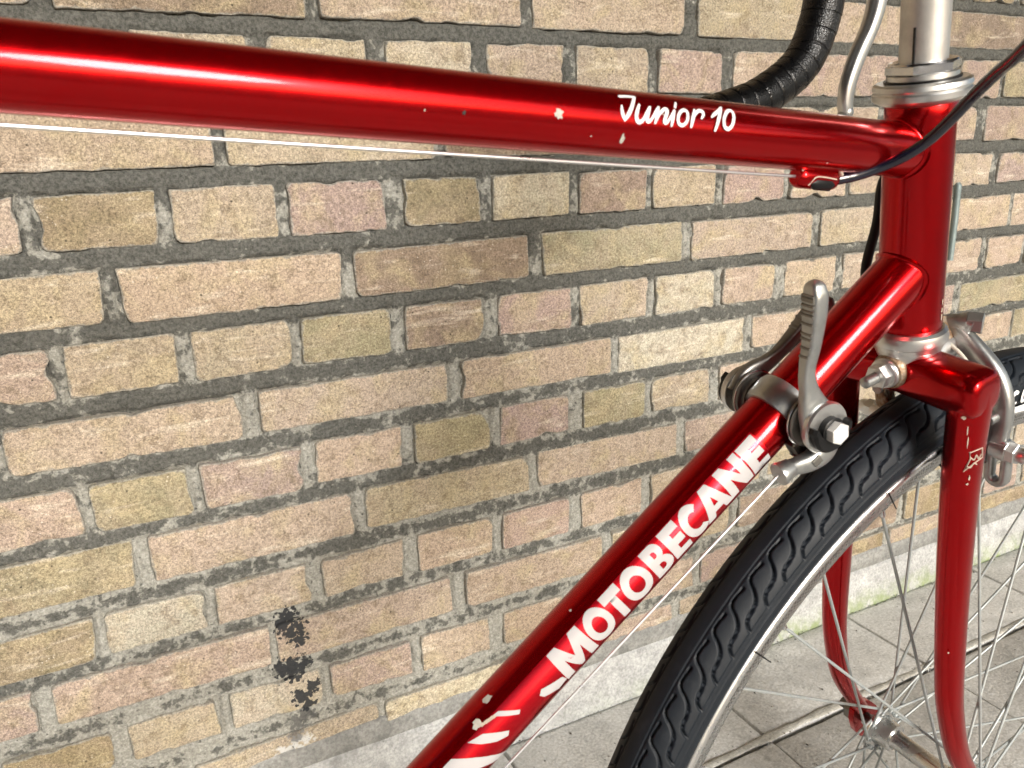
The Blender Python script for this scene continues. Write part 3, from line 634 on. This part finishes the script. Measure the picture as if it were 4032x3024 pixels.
part('paint_chip', skin(DT, [flake(DT, .2497 + .0012 * i, 54 - i * 1.2, .0012, .0007, 30 + i) for i in range(0, 6)], .00026), CREAM, down_tube, 180)
part('paint_chip', skin(DT, [flake(DT, .315, 78, .0006, .0006, 6)], .0002), PRIMER, down_tube, 180)
part('paint_chip', skin(DT, [[[(.246, -37), (.252, -31), (.262, -33), (.274, -38), (.276, -41), (.262, -37), (.253, -36), (.2465, -41)]]], .00026), PRIMER, down_tube, 180)
for k in range(4):
    r = random.Random(50 + k); part('paint_chip', skin(TT, [flake(TT, r.uniform(.10, .36), r.uniform(-45, 30), r.uniform(.0002, .0005), r.uniform(.0002, .0004), k, 8)], .00015), CREAM if k % 2 else PRIMER, top_tube, 180)
HTB = Tube(H0, up, .0160)
part('paint_chip', skin(HTB, [flake(HTB, -.030, 17, .0016, .0007, 11), flake(HTB, -.0345, 17, .0012, .0009, 12), flake(HTB, -.0385, 17, .0020, .0009, 13)], .0002), CREAM, head_tube, 180)

# ---- headset and stem
hs = empty('headset', tuple(H0), bike)
part('upper_cup', lathe(H0, up, fw, [(.0690, .0155), (.0697, .0172), (.0712, .0205), (.0722, .0217), (.0748, .0219), (.0756, .0214), (.0762, .0214), (.0768, .0218), (.0788, .0214), (.0797, .0200), (.0797, .0150)], 72), ALLOY, hs, 30)
part('dark_gap_ring', lathe(H0, up, fw, [(.0790, .0168), (.0806, .0168), (.0806, .0120)], 48), BLACK, hs)  # black ring stands in for the shaded gap between cup and race
part('adjusting_race', lathe(H0, up, fw, [(.0802, .0150), (.0808, .0158), (.0828, .0157), (.0833, .0148), (.0833, .0100)], 64), ALLOY, hs, 30)
part('lock_nut', merge([hexprism(H0, up, fw + nrm * .7, .0834, .0874, .0168), lathe(H0, up, fw, [(.0874, .0152), (.0882, .0148), (.0886, .0130), (.0880, .0112)], 48)]), CHROME, hs, 30)
part('lower_cup', lathe(H0, up, fw, [(-.0450, .0150), (-.0455, .0172), (-.0470, .0188), (-.0500, .0196), (-.0530, .0190), (-.0540, .0176), (-.0562, .0172), (-.0575, .0150)], 72), ALLOY, hs, 30)
STEM = m_metal('dull_stem_alloy', (.62, .6, .57), .38, .6, .35, .95, .3, 180)
st = part('stem', merge([lathe(H0, up, fw, [(.075, .0106), (.172, .0107), (.180, .0125), (.190, .0125), (.196, .010)], 56), sweep(spline([SR(0, .183, 0), SR(.03, .180, 0), SR(.072, .178, 0)]), .0115, None, n_, 24), lathe(SR(.078, .178, -.02), n_, up, [(0, .014), (0, .017), (.04, .017), (.04, .014)], 40)]), STEM)
part('quill_slot', box(H0 + up * .095 + unit(-fw * .96 + nrm * .28) * .01045, up, np.cross(up, -fw), fw, .0085, .0005, .0006, 0), BLACK, st, 0)

# ---- handlebar: taped drops, far side in view behind the top tube
BARM = []
for sg in (-1, 1):
    v0 = .19 * sg
    core = [(.078, .178, 0), (.080, .180, v0 * .55), (.086, .184, v0 * .86), (.105, .190, v0 * .985), (.130, .186, v0), (.152, .166, v0), (.1615, .138, v0), (.1586, .1131, v0), (.153, .0976, v0), (.1423, .0805, v0), (.1253, .0676, v0), (.0922, .0565, v0), (.066, .0535, v0), (.030, .0515, v0)]
    P = spline([SR(*p) for p in core], 12); bare = 16; Q = P[bare:]
    # overlapping wraps of tape: radius rises towards each lap edge
    L = 0; ra = []; PP = []
    for i in range(len(Q) - 1):
        for j in range(4):
            p = Q[i] + (Q[i + 1] - Q[i]) * j / 4
            if PP: L += np.linalg.norm(p - PP[-1])
            PP.append(p); ph = (L / .0125) % 1.0; ra.append(.0145 + .0003 * min(1, ph * 1.15) + (-.0003 if ph < .10 else 0))
    if sg < 0: hb = part('handlebar', sweep([SR(*p) for p in ((.078, .178, -.10), (.078, .178, .10))], .0125, None, None, 24), ALLOY)
    part('bar_tape', sweep(PP, ra, None, None, 26), TAPE, hb, 60)
    part('bar_plug', lathe(PP[-1], unit(PP[-1] - PP[-3]), up, [(-.002, .0125), (.002, .0152), (.005, .0145), (.007, .008)], 28), BLACK, hb)
    # brake hood and lever blade (a folded channel, open towards the bar)
    lv = [(.200, .160), (.199, .135), (.194, .1067), (.187, .0900), (.1735, .0714), (.1644, .0549), (.1613, .0418), (.1619, .0330)]
    pl = spline([SR(a, b, .172 * sg) for a, b in lv], 8); m = len(pl)
    wd = interp([.0070, .0070, .0068, .0064, .0060, .0056, .0050, .0048], m); th = interp([.0062, .0062, .0058, .0056, .0056, .0056, .0055, .0050], m)
    hd = part('brake_hood', sweep(spline([SR(.140, .178, .188 * sg), SR(.170, .186, .182 * sg), SR(.198, .184, .176 * sg), SR(.206, .165, .172 * sg)]), interp([.013, .013, .011, .008], 25), None, None, 20), BLACK, hb)
    lev = part('brake_lever', sweep(pl, wd, th, n_, 24, 2.8), ALLOY, hb, 60)
    part('lever_tip', lathe(pl[-1] + up * .001, -up, f_, [(-.004, .0035), (-.002, .0052), (.001, .0058), (.004, .0050), (.0055, .0030), (.006, .0005)], 24), CASTING, lev, 60)

# ---- rear brake cable: sleeve, stop under the top tube, bare wire
hp = [FR(-.075, .165, .155), FR(-.058, .123, .110), FR(-.0418, .0963, .075), FR(-.0328, .0874, .060), FR(-.0274, .078, .047), FR(-.0259, .0675, .036), FR(-.0271, .0579, .026), FR(-.0318, .0516, .018), FR(-.0372, .0473, .010), FR(-.0456, .0448, .004), FR(-.0554, .0444, 0)]
P = spline(hp, 10); part('cable_sleeve', sweep(P, [.00255 + .00012 * mnoise.noise((i * .35, 1, 2)) for i in range(len(P))], None, None, 18), HOUSING)
a0, a1 = FR(-.0795, .0515, 0), FR(-.0560, .0446, 0); ax = unit(a1 - a0); Ls = np.linalg.norm(a1 - a0); e2 = TT.e2
stop = part('cable_stop', sweep([a0, a0 + ax * .001, a0 + ax * .003, a1 - ax * .003, a1 - ax * .001, a1], [.0036, .0046, .0052, .0052, .0046, .0034], None, e2, 28), RED)
part('stop_saddle', box((a0 + a1) / 2 + e2 * .0048, ax, nrm, e2, .0105, .0030, .0022, .0008), RED, stop)
part('slot', sweep([a0 + ax * .0065 + nrm * .0035 - e2 * .0021, a0 + ax * .009 + nrm * .0037 - e2 * .0022, a1 - ax * .006 + nrm * .0037 - e2 * .0022, a1 - ax * .0035 + nrm * .0035 - e2 * .0021], [.0012, .0030, .0030, .0012], [.0012, .0018, .0018, .0012], e2, 16), BLACK, stop)
part('chipped_edge', sweep(spline([a0 + ax * .0002 + nrm * .0030 + e2 * .0030, a0 + ax * .003 + nrm * .0042 + e2 * .0054, (a0 + a1) / 2 + nrm * .0048 + e2 * .0060, a1 - ax * .003 + nrm * .0044 + e2 * .0050, a1 + ax * .001 + nrm * .0034 + e2 * .0026], 6), .0009, None, None, 8), CREAM, stop)
part('chipped_edge', sweep(spline([a0 + ax * .0048 + nrm * .0042 - e2 * .0034, a0 + ax * .0075 + nrm * .0052 + e2 * .0003, (a0 + a1) / 2 + nrm * .0052 + e2 * .0009, a1 - ax * .0035 + nrm * .0050 + e2 * .0004], 6), .00035, None, None, 8), CREAM, stop)
w0, w1 = FR(-.3741, .1304, 0), a0 + ax * .003; d = w1 - w0
part('brake_wire', sweep([w0 - d * .45, w0, w1], .00068, None, None, 12), WIRE)

# ---- gear levers on the down tube
sc_ = .4612
def DR(q, e, v): return DT.at(q, e, v)
sh = empty('gear_levers', tuple(DT.at(sc_)), bike)
t = np.linspace(0, 2 * math.pi, 65)
part('clamp_band', lathe(DT.A, DT.d, nrm, [(sc_ - .0072, .0144), (sc_ - .0070, .0158), (sc_ - .0045, .0166), (sc_ + .0045, .0166), (sc_ + .0070, .0158), (sc_ + .0072, .0144)], 64), CASTING, sh, 40)
SILV = [(.0150, .0092), (.0152, .0105), (.0172, .0107), (.0172, .0128), (.0184, .0131), (.0190, .0128), (.0190, .0112), (.0198, .0112), (.0198, .0130), (.0208, .0132), (.0214, .0128), (.0214, .0104)]
LCAP = [(.0270, .0070), (.0272, .0126), (.0296, .0130), (.0309, .0124), (.0312, .0040)]
for sg in (1, -1):
    c = DT.at(sc_, -.0005, 0); ax = DT.e1 * sg
    bs = part('lever_boss', lathe(c, ax, DT.d, SILV, 56), DARKM if sg > 0 else DARKM, sh, 25)
    part('boss_washer', lathe(c, ax, DT.d, [(.0186, .0134), (.0187, .0137), (.0192, .0136), (.0193, .0130)], 56), CHROME, bs, 25)
    part('boss_foot', box(DT.at(sc_ - .006, -.0125, .0145 * sg), DT.d, DT.e2, DT.e1, .0065, .0055, .0035, .0015), DARKM, bs)
    if sg > 0:
        pth = [(.4618, -.001), (.4632, .0090), (.4665, .0200), (.4712, .0300), (.4790, .0402), (.4868, .0520), (.4910, .0588), (.4926, .0618)]
        wi = [.0110, .0082, .0046, .0034, .0036, .0044, .0045, .0040]; tv = [.0036, .0034, .0030, .0030, .0040, .0050, .0050, .0044]; vv = [.0250, .0248, .0245, .0245, .0255, .0262, .0264, .0262]
    else:
        pth = [(.4605, .0010), (.4671, .0052), (.4780, .0036), (.487, .002), (.5014, .0013), (.5147, .0018), (.5240, .0002), (.5275, -.0010)]
        wi = [.0110, .0078, .0046, .0036, .0040, .0048, .0046, .0040]; tv = [.0036, .0034, .0030, .0030, .0040, .0050, .0050, .0044]; vv = [.0250, .0248, .0245, .0245, .0255, .0262, .0264, .0262]
    P = spline([DR(q, e, x * sg) for (q, e), x in zip(pth, vv)], 6); m = len(P); P, A_, B_ = tip(P, interp(tv, m), interp(wi, m))
    lev = part('gear_lever', sweep(P, A_, B_, DT.e1, 28, 3.6), CASTING if sg > 0 else DARKM, sh, 50)
    # ribbed thumb grip on the rear edge
    for j in range(11):
        u = .52 + j * .040; i = int(u * (m - 1)); p = P[i]; tt = unit(P[i + 1] - P[i - 1]); back = np.cross(tt, DT.e1); back = back if back @ DT.d < 0 else -back
        part('grip_rib', sweep([p + back * (B_[i] * .97) - DT.e1 * A_[i] * .72, p + back * (B_[i] * .97) + DT.e1 * A_[i] * .72], .00075, .00075, tt, 8), DARKM, lev)
    part('lever_cap', lathe(c, ax, DT.d, LCAP, 56), ALLOY, lev, 25)
    # black D-shaped thumb ring and hex screw
    rs = []
    for k in range(33):
        a = R(128 + 212 * k / 32) if sg > 0 else R(90 + 300 * k / 32); w_ = math.sin(math.pi * min(1, max(0, k / 32)))
        rr = .0112 + .0012 * (k > 28 or k < 3); ri = .0104 - .0062 * w_ ** .6
        e = DT.d * math.cos(a) + DT.e2 * math.sin(a); rs.append([c + ax * .0312 + e * ri, c + ax * .0312 + e * rr, c + ax * .0338 + e * rr * 1.01, c + ax * .0352 + e * (rr - .0012), c + ax * .0352 + e * (ri + .0004)])
    part('thumb_ring', rings(rs), BLACK, lev, 40)
    part('thumb_ring_bridge', lathe(c, ax, DT.d, [(.0312, .0066), (.0345, .0066), (.0350, .0058)], 24), BLACK, lev)
    part('lever_screw', hexprism(c, ax, DT.d, .0335, .0392, .0056), m_plain('pale_screw_head', (.6, .6, .58), .4, 200, .1) if sg > 0 else ALLOY, lev, 30)
arm = part('cable_arm', sweep(spline([DR(.4625, -.0130, .0235), DR(.4560, -.0165, .0240), DR(.4480, -.0150, .0240), DR(.4400, -.0100, .0238), DR(.4360, -.0078, .0236)], 6), interp([.0042, .0046, .0042, .0034, .0040], 25), interp([.0085, .0070, .0052, .0042, .0044], 25), DT.e1, 24, 2.8), CASTING, sh, 50)
d = unit(DR(.4310, -.0060, .0232) - DR(.4400, -.0090, .0236))
part('cable_barrel', lathe(DR(.4378, -.0082, .0236), d, DT.e1, [(-.002, .0030), (0, .0046), (.0040, .0052), (.0062, .0060), (.0072, .0058), (.0072, .0030)], 32), CASTING, arm)
part('arm_recess', box(DR(.4492, -.0140, .0283), DT.d, DT.e2, DT.e1, .0022, .0018, .0004, .0003), DARKM, arm)
g0, g1 = DR(.4325, -.0066, .0230), DR(.2421, -.0062, .0200)
part('gear_wire', sweep([g0, g1, g1 + (g1 - g0) * 1.6], .00062, None, None, 10), WIRE)
g0, g1 = DR(.445, -.012, -.022), DR(.20, -.012, -.018)
part('gear_wire', sweep([g0, g1, g1 + (g1 - g0) * .8], .00062, None, None, 10), WIRE)
# dark sleeve of the front brake cable, just showing behind the head tube
P = spline([FR(.034, .050, -.020), FR(.022, .040, -.026), FR(.0120, .026, -.030), FR(.0085, .0046, -.030), FR(.0008, -.0250, -.030), FR(.006, -.052, -.022), FR(.030, -.060, -.010)], 8)
part('cable_sleeve', sweep(P, .0027, None, None, 14), BLACK)

# ---- fork
crown = part('fork_crown', sweep([SR(-.0045 + .0045 * max(0, 1 - abs(v) / .036), -.0705, v) for v in (-.0486, -.0480, -.0462, -.040, -.028, -.014, 0, .014, .028, .040, .0462, .0480, .0486)], [.006, .0095, .0120, .0130, .0130, .0130, .0135, .0130, .0130, .0130, .0120, .0095, .006], [.0080, .0106, .0120, .0124, .0126, .0126, .0124, .0126, .0126, .0124, .0120, .0106, .0080], up, 40, 3.0), RED, None, 50)
part('steerer_race', lathe(H0, up, fw, [(-.062, .0150), (-.0575, .0168), (-.0555, .0165)], 48), ALLOY, crown)
bl = [(-.0035, -.0640), (-.004, -.080), (-.005, -.125), (-.004, -.195), (-.0035, -.262), (-.0005, -.296), (.008, -.334), (.0240, -.3695), (.0370, -.3925)]
bo = [.0395, .0390, .0385, .0390, .0415, .0430, .0450, .0470, .0480]
fa = [.0112, .0121, .0111, .0103, .0093, .0086, .0077, .0064, .0056]; fb_ = [.0090, .0098, .0091, .0084, .0077, .0073, .0066, .0057, .0049]
for sg in (1, -1):
    P = spline([SR(a, u, o_ * sg) for (a, u), o_ in zip(bl, bo)], 8); m = len(P)
    b_ = part('fork_blade', sweep(P, interp(fb_, m), interp(fa, m), n_, 32), RED, None, 60)
    # dropout plate with a slot for the axle
    hub = SR(.0421, -.4069, 0); q = hub + n_ * .0500 * sg; dn = unit(SR(.0421, -.4069, 0) - SR(.024, -.3695, 0)); sd_ = np.cross(dn, n_)
    out = [(-.020, -.0055), (-.012, -.0105), (.002, -.0135), (.014, -.0120), (.0185, -.0085), (.0175, -.0045), (.006, -.0050), (0, -.0052), (-.0045, 0), (0, .0052), (.006, .0050), (.0175, .0045), (.0185, .0085), (.014, .0120), (.002, .0135), (-.012, .0105), (-.020, .0055)]
    part('dropout', rings([[q + dn * a + sd_ * b + n_ * k for a, b in out] for k in (-.0022, .0022)]), RED, b_, 30)
    part('axle_nut', merge([hexprism(q, n_ * sg, up, .0045, .0125, .0088), lathe(q, n_ * sg, up, [(.0022, .0105), (.0046, .0105)], 32), lathe(q, n_ * sg, up, [(.0125, .0046), (.0190, .0045), (.0195, .0038)], 20)]), DARKM if sg < 0 else ALLOY, b_, 30)
# wear on the near blade
class Blade:
    r = .0118
BLT = Tube(SR(-.0048, -.30, .0400), up, .0116); BLT.e1 = n_; BLT.e2 = -f_
def bskin(polys): 
    v = []; fcs = []
    for poly in polys:
        k = len(v)
        for u, ph in poly: v.append(SR(-.0048 - .0116 * math.sin(R(ph)), u, .0387 + .0096 * math.cos(R(ph))))
        fcs.append(tuple(range(k, k + len(poly))))
    return v, fcs
def bflake(u, ph, lu, lp, seed, n=12):
    r = random.Random(seed); return [(u + lu * (1 + r.uniform(-.3, .3)) * math.sin(2 * math.pi * i / n), ph + lp * (1 + r.uniform(-.3, .3)) * math.cos(2 * math.pi * i / n)) for i in range(n)]
for q in ((-.0805, 62, .0010, 7, 1), (-.0760, 70, .0005, 6, 2), (-.0660, 28, .0006, 9, 3), (-.0700, 50, .0004, 6, 4), (-.0880, 50, .0028, 1.6, 5), (-.0945, 47, .0034, 1.5, 6), (-.236, 46, .0007, 3, 7), (-.1165, 34, .0016, 2, 8), (-.1200, 38, .0006, 4, 9)):
    part('paint_chip', bskin([bflake(*q)]), CREAM, crown, 0)
def bpt(u, p): return SR(-.0048 - .0114 * math.sin(R(p)), u, .0387 + .0095 * math.cos(R(p)))
part('scratch', sweep([bpt(u, p) for u, p in [(-.1010, 40), (-.1000, 18), (-.1000, 2), (-.1060, -2), (-.1070, 18), (-.1085, 30), (-.1120, 52), (-.1085, 44), (-.1045, 36)]], .0004, None, None, 6, closed=True), CREAM, crown)
part('scratch', sweep(spline([bpt(u, p) for u, p in [(-.1040, 36), (-.1056, 26), (-.1030, 20), (-.1058, 12), (-.1035, 4)]], 4), .0004, None, None, 6), CREAM, crown)
part('scratch', sweep(spline([bpt(u, p) for u, p in [(-.1090, 44), (-.1100, 34), (-.1075, 26), (-.1090, 16)]], 4), .00035, None, None, 6), CREAM, crown)

# ---- front brake: bolt through the crown, two curved arms in front of it
bk = empty('front_brake', tuple(SR(0, -.069, 0)), bike)
BC = SR(0, -.0675, 0)
part('brake_bolt', merge([lathe(BC, -f_, up, [(.010, .0031)] + [(.022 + .0005 * i, .0031 if i % 2 else .0027) for i in range(26)] + [(.0352, .0024), (.0354, .001)], 24)]), CASTING, bk, 60)
part('bolt_nut', hexprism(BC, -f_, up + n_ * .3, .0200, .0262, .0066), ALLOY, bk, 30)
part('bolt_washer', merge([lathe(BC, -f_, up, [(.0172, .0060), (.0172, .0080), (.0182, .0084), (.0190, .0080), (.0190, .006)], 36), lathe(BC, -f_, up, [(.0188, .0072), (.0190, .0078), (.0202, .0078), (.0204, .0070)], 36)]), ALLOY, bk, 25)
part('bolt_washer', lathe(BC, -f_, up, [(.0120, .0060), (.0122, .0098), (.0145, .0100), (.0170, .0090), (.0174, .0060)], 36), RUST, bk, 25)
part('pivot_nut', merge([lathe(BC, f_, up, [(.012, .0100), (.020, .0100), (.0205, .0085), (.044, .0085), (.0445, .004)], 36), hexprism(BC, f_, up, .0445, .052, .0072), lathe(BC, f_, up, [(.052, .0035), (.056, .0034), (.0565, .002)], 20)]), ALLOY, bk, 30)
AR = [(-.0560, -.003), (-.0617, .0073), (-.0690, .0174), (-.0785, .0276), (-.0904, .0333), (-.1037, .0346), (-.1150, .0334), (-.1225, .0336)]
for sg in (1, -1):
    fo = .035 if sg > 0 else .030
    P = spline([SR(fo, u, v * sg) for u, v in AR], 7); m = len(P)
    a_ = part('caliper_arm', sweep(P, interp([.0032, .0036, .0040, .0042, .0042, .0040, .0038, .0036], m), interp([.0070, .0072, .0066, .0060, .0056, .0056, .0058, .0056], m), f_, 28, 3.0), CASTING if sg > 0 else RUST, bk, 50)
    loop = [SR(fo, u, (.0355 + v) * sg) for u, v in [(-.1215 - .0036 * math.cos(R(a)) * 0 + (.0) + (-.0 if abs(a) < 90 else 0) - (.0 if math.cos(R(a)) > 0 else .0185) + .0044 * math.cos(R(a)), .0044 * math.sin(R(a))) for a in range(0, 360, 12)]]
    part('pad_slot', sweep(loop, .0034, .0026, f_, 12, 2.6, closed=True), CASTING, a_, 50)
    px = SR(fo, -.1225, .036 * sg); ax = n_ * sg
    part('pad_bolt', merge([lathe(px, ax, up, [(-.004, .0060), (.0045, .0062), (.0050, .005)], 28), hexprism(px, ax, up, .0045, .0095, .0062), lathe(px, ax, up, [(.0095, .0042), (.0130, .0045), (.0150, .0036), (.0158, .001)], 24)]), ALLOY, a_, 30)
    part('brake_pad', box(SR(fo - .004, -.1255, .0225 * sg), f_, up, n_, .0200, .0052, .0050, .0012), BLACK, a_)
    part('pad_shoe', box(SR(fo - .004, -.1255, .0290 * sg), f_, up, n_, .0215, .0060, .0016, .0008), CASTING, a_)
    P = spline([SR(fo - .0075, -.0625, .004 * sg), SR(fo - .0080, -.0705, .0160 * sg), SR(fo - .0080, -.0850, .0265 * sg), SR(fo - .0075, -.1020, .0295 * sg), SR(fo - .0045, -.1080, .0300 * sg)], 7)
    part('return_spring', sweep(P, .0011, None, None, 10), m_plain('pale_spring', (.6, .58, .5), .5, 200, .1) if sg > 0 else RUST, a_)
    part('spring_stop', lathe(SR(fo - .010, -.1020, .0325 * sg), f_, up, [(0, .002), (0, .0032), (.014, .0034), (.0145, .002)], 20), CASTING, a_)
P = spline([SR(.035, -.060, -.008), SR(.035, -.0555, .000), SR(.036, -.0545, .008), SR(.036, -.0560, .014)], 6)
part('cable_yoke', sweep(P, .0040, .0048, f_, 20, 3), CASTING, bk, 50)
yd = unit(f_ * .35 - up * .05 + n_ * .75)
part('yoke_bolt', merge([hexprism(SR(.038, -.0535, .011), yd, up, -.002, .006, .0062), lathe(SR(.038, -.0535, .011), yd, up, [(-.007, .004), (-.002, .0060)], 24)]), CASTING, bk, 30)

# ---- wheel
HUB = SR(.0421, -.4069, 0); wv = np.cross(n_, f_)
def radial(th): return f_ * math.cos(th) + wv * math.sin(th)
RC, RT = .29719, .01860
wheel = empty('wheel', tuple(HUB), bike)
NP_, SUB, NPH = 122, 28, 121
def tyre_geo():
    gp = [(0, 0), (-.30, -.02), (-.56, -.03), (-.68, .02), (-.75, .10), (-.83, .25), (-.93, .39), (-1.05, .52), (-1.22, .61), (-1.48, .64), (-1.71, .67), (-1.82, .72), (-1.90, .80), (-1.97, .92), (-2.0, 1.0)]
    LP, ph0, ph1 = 2 * math.pi * .315 / NP_, 22., 69.; LA = R(ph1 - ph0) * RT
    ph = np.linspace(-128, 128, NPH); al = (np.arange(SUB) / SUB)
    A_, PH = np.meshgrid(al, ph, indexing='ij'); Q = (np.abs(PH) - ph0) / (ph1 - ph0); AL = np.where(PH < 0, (A_ + .5) % 1, A_)
    d = np.full(A_.shape, 9.)
    for k in range(-1, 4):
        for (a0, c0), (a1, c1) in zip(gp[:-1], gp[1:]):
            x0, y0, x1, y1 = (a0 + k) * LP, c0 * LA, (a1 + k) * LP, c1 * LA; X, Y = AL * LP, Q * LA
            L2 = (x1 - x0) ** 2 + (y1 - y0) ** 2; t_ = np.clip(((X - x0) * (x1 - x0) + (Y - y0) * (y1 - y0)) / L2, 0, 1)
            d = np.minimum(d, np.hypot(X - x0 - t_ * (x1 - x0), Y - y0 - t_ * (y1 - y0)))
    h = -.0026 * np.clip(1.75 - d / .00042, 0, 1)
    ap = np.abs(PH); h += np.where(ap < ph1, .0006, -.0002) ; h += np.where(np.abs(ap - 14.5) < 1.2, -.0008, 0); h += np.where(ap < 13, .0002, 0)
    h += np.where((np.abs(ap - 84) < 1.4), .0004, 0)
    TH = -(np.arange(NP_)[:, None] + al[None, :]).ravel() * 2 * math.pi / NP_
    hh = np.tile(h, (NP_, 1)); r = RT + hh; phr = np.radians(ph)[None, :]
    rad = np.outer(np.cos(TH), f_) + np.outer(np.sin(TH), wv)
    v = HUB + (RC + r * np.cos(phr))[..., None] * rad[:, None, :] + (r * np.sin(phr) * (1 - .16 * np.clip((np.abs(ph) - 92) / 34, 0, 1) ** 2)[None, :])[..., None] * n_
    v = v.reshape(-1, 3); N = NP_ * SUB; i = np.arange(N)[:, None]; j = np.arange(NPH - 1)[None, :]
    a = i * NPH + j; b = ((i + 1) % N) * NPH + j
    return v, np.stack([a, a + 1, b + 1, b], -1).reshape(-1, 4)
v, f = tyre_geo(); tyre = bigmesh('tyre', v, f, TYRE, wheel)
rp = [(.2840, .0100), (.2862, .0116), (.2870, .0132), (.2862, .0146), (.2845, .0153), (.2822, .0151), (.2806, .0140), (.2800, .0130), (.2760, .0130), (.2718, .0122), (.2700, .0100), (.2688, .0060), (.2684, 0)]
prof = [(v_, r_) for r_, v_ in rp] + [(-v_, r_) for r_, v_ in rp[-2::-1]]
v, f = lathe(HUB, n_, f_, prof + [prof[0]], 240, False); rim = part('rim', (v, f), RIM, wheel, 60)
at = rim.data.attributes.new('knurl', 'FLOAT', 'POINT'); L = len(prof) + 1
at.data.foreach_set('value', [1.0 if (q // 240) in (7, 8, 9, L - 11, L - 10, L - 9) else 0.0 for q in range(len(rim.data.vertices))])
hubp = [(-.0405, .0060), (-.0395, .0085), (-.0365, .0090), (-.0358, .0120), (-.0352, .0185), (-.0346, .0190), (-.0336, .0190), (-.0330, .0185), (-.0325, .0125), (-.0290, .0112), (-.0215, .0108), (-.0210, .0078), (-.019, .0072)]
hub_ = part('hub', lathe(HUB, n_, f_, hubp + [(-a, r) for a, r in hubp[::-1]], 56), m_metal('polished_hub_alloy', (.68, .68, .67), .16, .36, .35, 1, .06), wheel, 30)
part('axle', lathe(HUB, n_, f_, [(-.052, .0045), (.052, .0045)], 20), DARKM, hub_)
for side in (1, -1):
    for k in range(18):
        ah = R(20 * k + (10 if side < 0 else 0) + 4); ar = ah + R(60 if k % 2 else -60); hv = side * (.0354 if k % 2 else .0328)
        p0 = HUB + radial(ah) * .0165 + n_ * hv; p1 = HUB + radial(ar) * .2680 + n_ * (.0030 * side); dd = unit(p1 - p0)
        s_ = part('spoke', merge([sweep([p0 - n_ * side * (.0030 if k % 2 == 0 else -.0030), p0, p0 + dd * .003, p1 - dd * .002], .00098, None, None, 8), lathe(p0, n_ * side * (1 if k % 2 else -1), up, [(-.0002, .0018), (.0012, .0019), (.0018, .001)], 10)]), STEEL, wheel)
        part('nipple', lathe(p1, -dd, n_, [(-.002, .0022), (.010, .0019), (.011, .0015)], 10), CHROME, s_)
# moulding whiskers and white print on the tyre wall
for th, ln in ((1.835, .011), (2.238, .012)):
    p = HUB + radial(th) * .2868 + n_ * .0158; part('rubber_whisker', sweep([p, p - radial(th) * ln * .6 + n_ * .002, p - radial(th + .008) * ln + n_ * .0032], [.0005, .0004, .0003], None, None, 6), BLACK, tyre)
def side_print(loops_list, th0, sc, phc, h=.0006):
    vs_, fs_ = [], []
    for loops in loops_list:
        L = [[Vector((a, b, 0)) for a, b in lp] for lp in loops]; flat = [p for lp in L for p in lp]; k = len(vs_)
        for p in flat:
            ph = R(phc) - p.y * sc / RT; r = RT + h; rad = radial(th0 - p.x * sc / .30); vs_.append(HUB + rad * (RC + r * math.cos(ph)) + n_ * r * math.sin(ph))
        for t_ in tessellate_polygon(L): fs_.append(tuple(i + k for i in t_))
    return vs_, fs_
word = []; x = 0
for g, w in (('E', .62), ('C', .8), ('O', .86), ('N', .85)):
    word.append([[(x + a * w, b) for a, b in lp] for lp in GL[g]]); x += w + .28
o = part('tyre_print', side_print(word, 1.500, .0098, 108, .0006), TXT, tyre, 0); o['label'] = 'white letters on the tyre wall'
st_ = [[[(a * .25, 0) for a in range(0, 45)] + [(a * .25, .10) for a in range(44, -1, -1)]]]
part('tyre_stripe', side_print(st_, 1.520, .0098, 119, .0006), TXT, tyre, 0)
# the rear wheel, outside the picture, shares the front wheel's meshes
def turned(o, par, M):
    c = o.copy(); COL.objects.link(c); c.parent = par; c.matrix_local = M if o.parent == wheel else Matrix.Identity(4); return c
w2 = empty('wheel', tuple(RA), bike)
for ch in [c for c in list(bpy.data.objects) if c.parent == wheel]:
    c = ch.copy(); COL.objects.link(c); c.parent = w2; c.location = -Vector(HUB)
    for g in [q for q in list(bpy.data.objects) if q.parent == ch]:
        d_ = g.copy(); COL.objects.link(d_); d_.parent = c
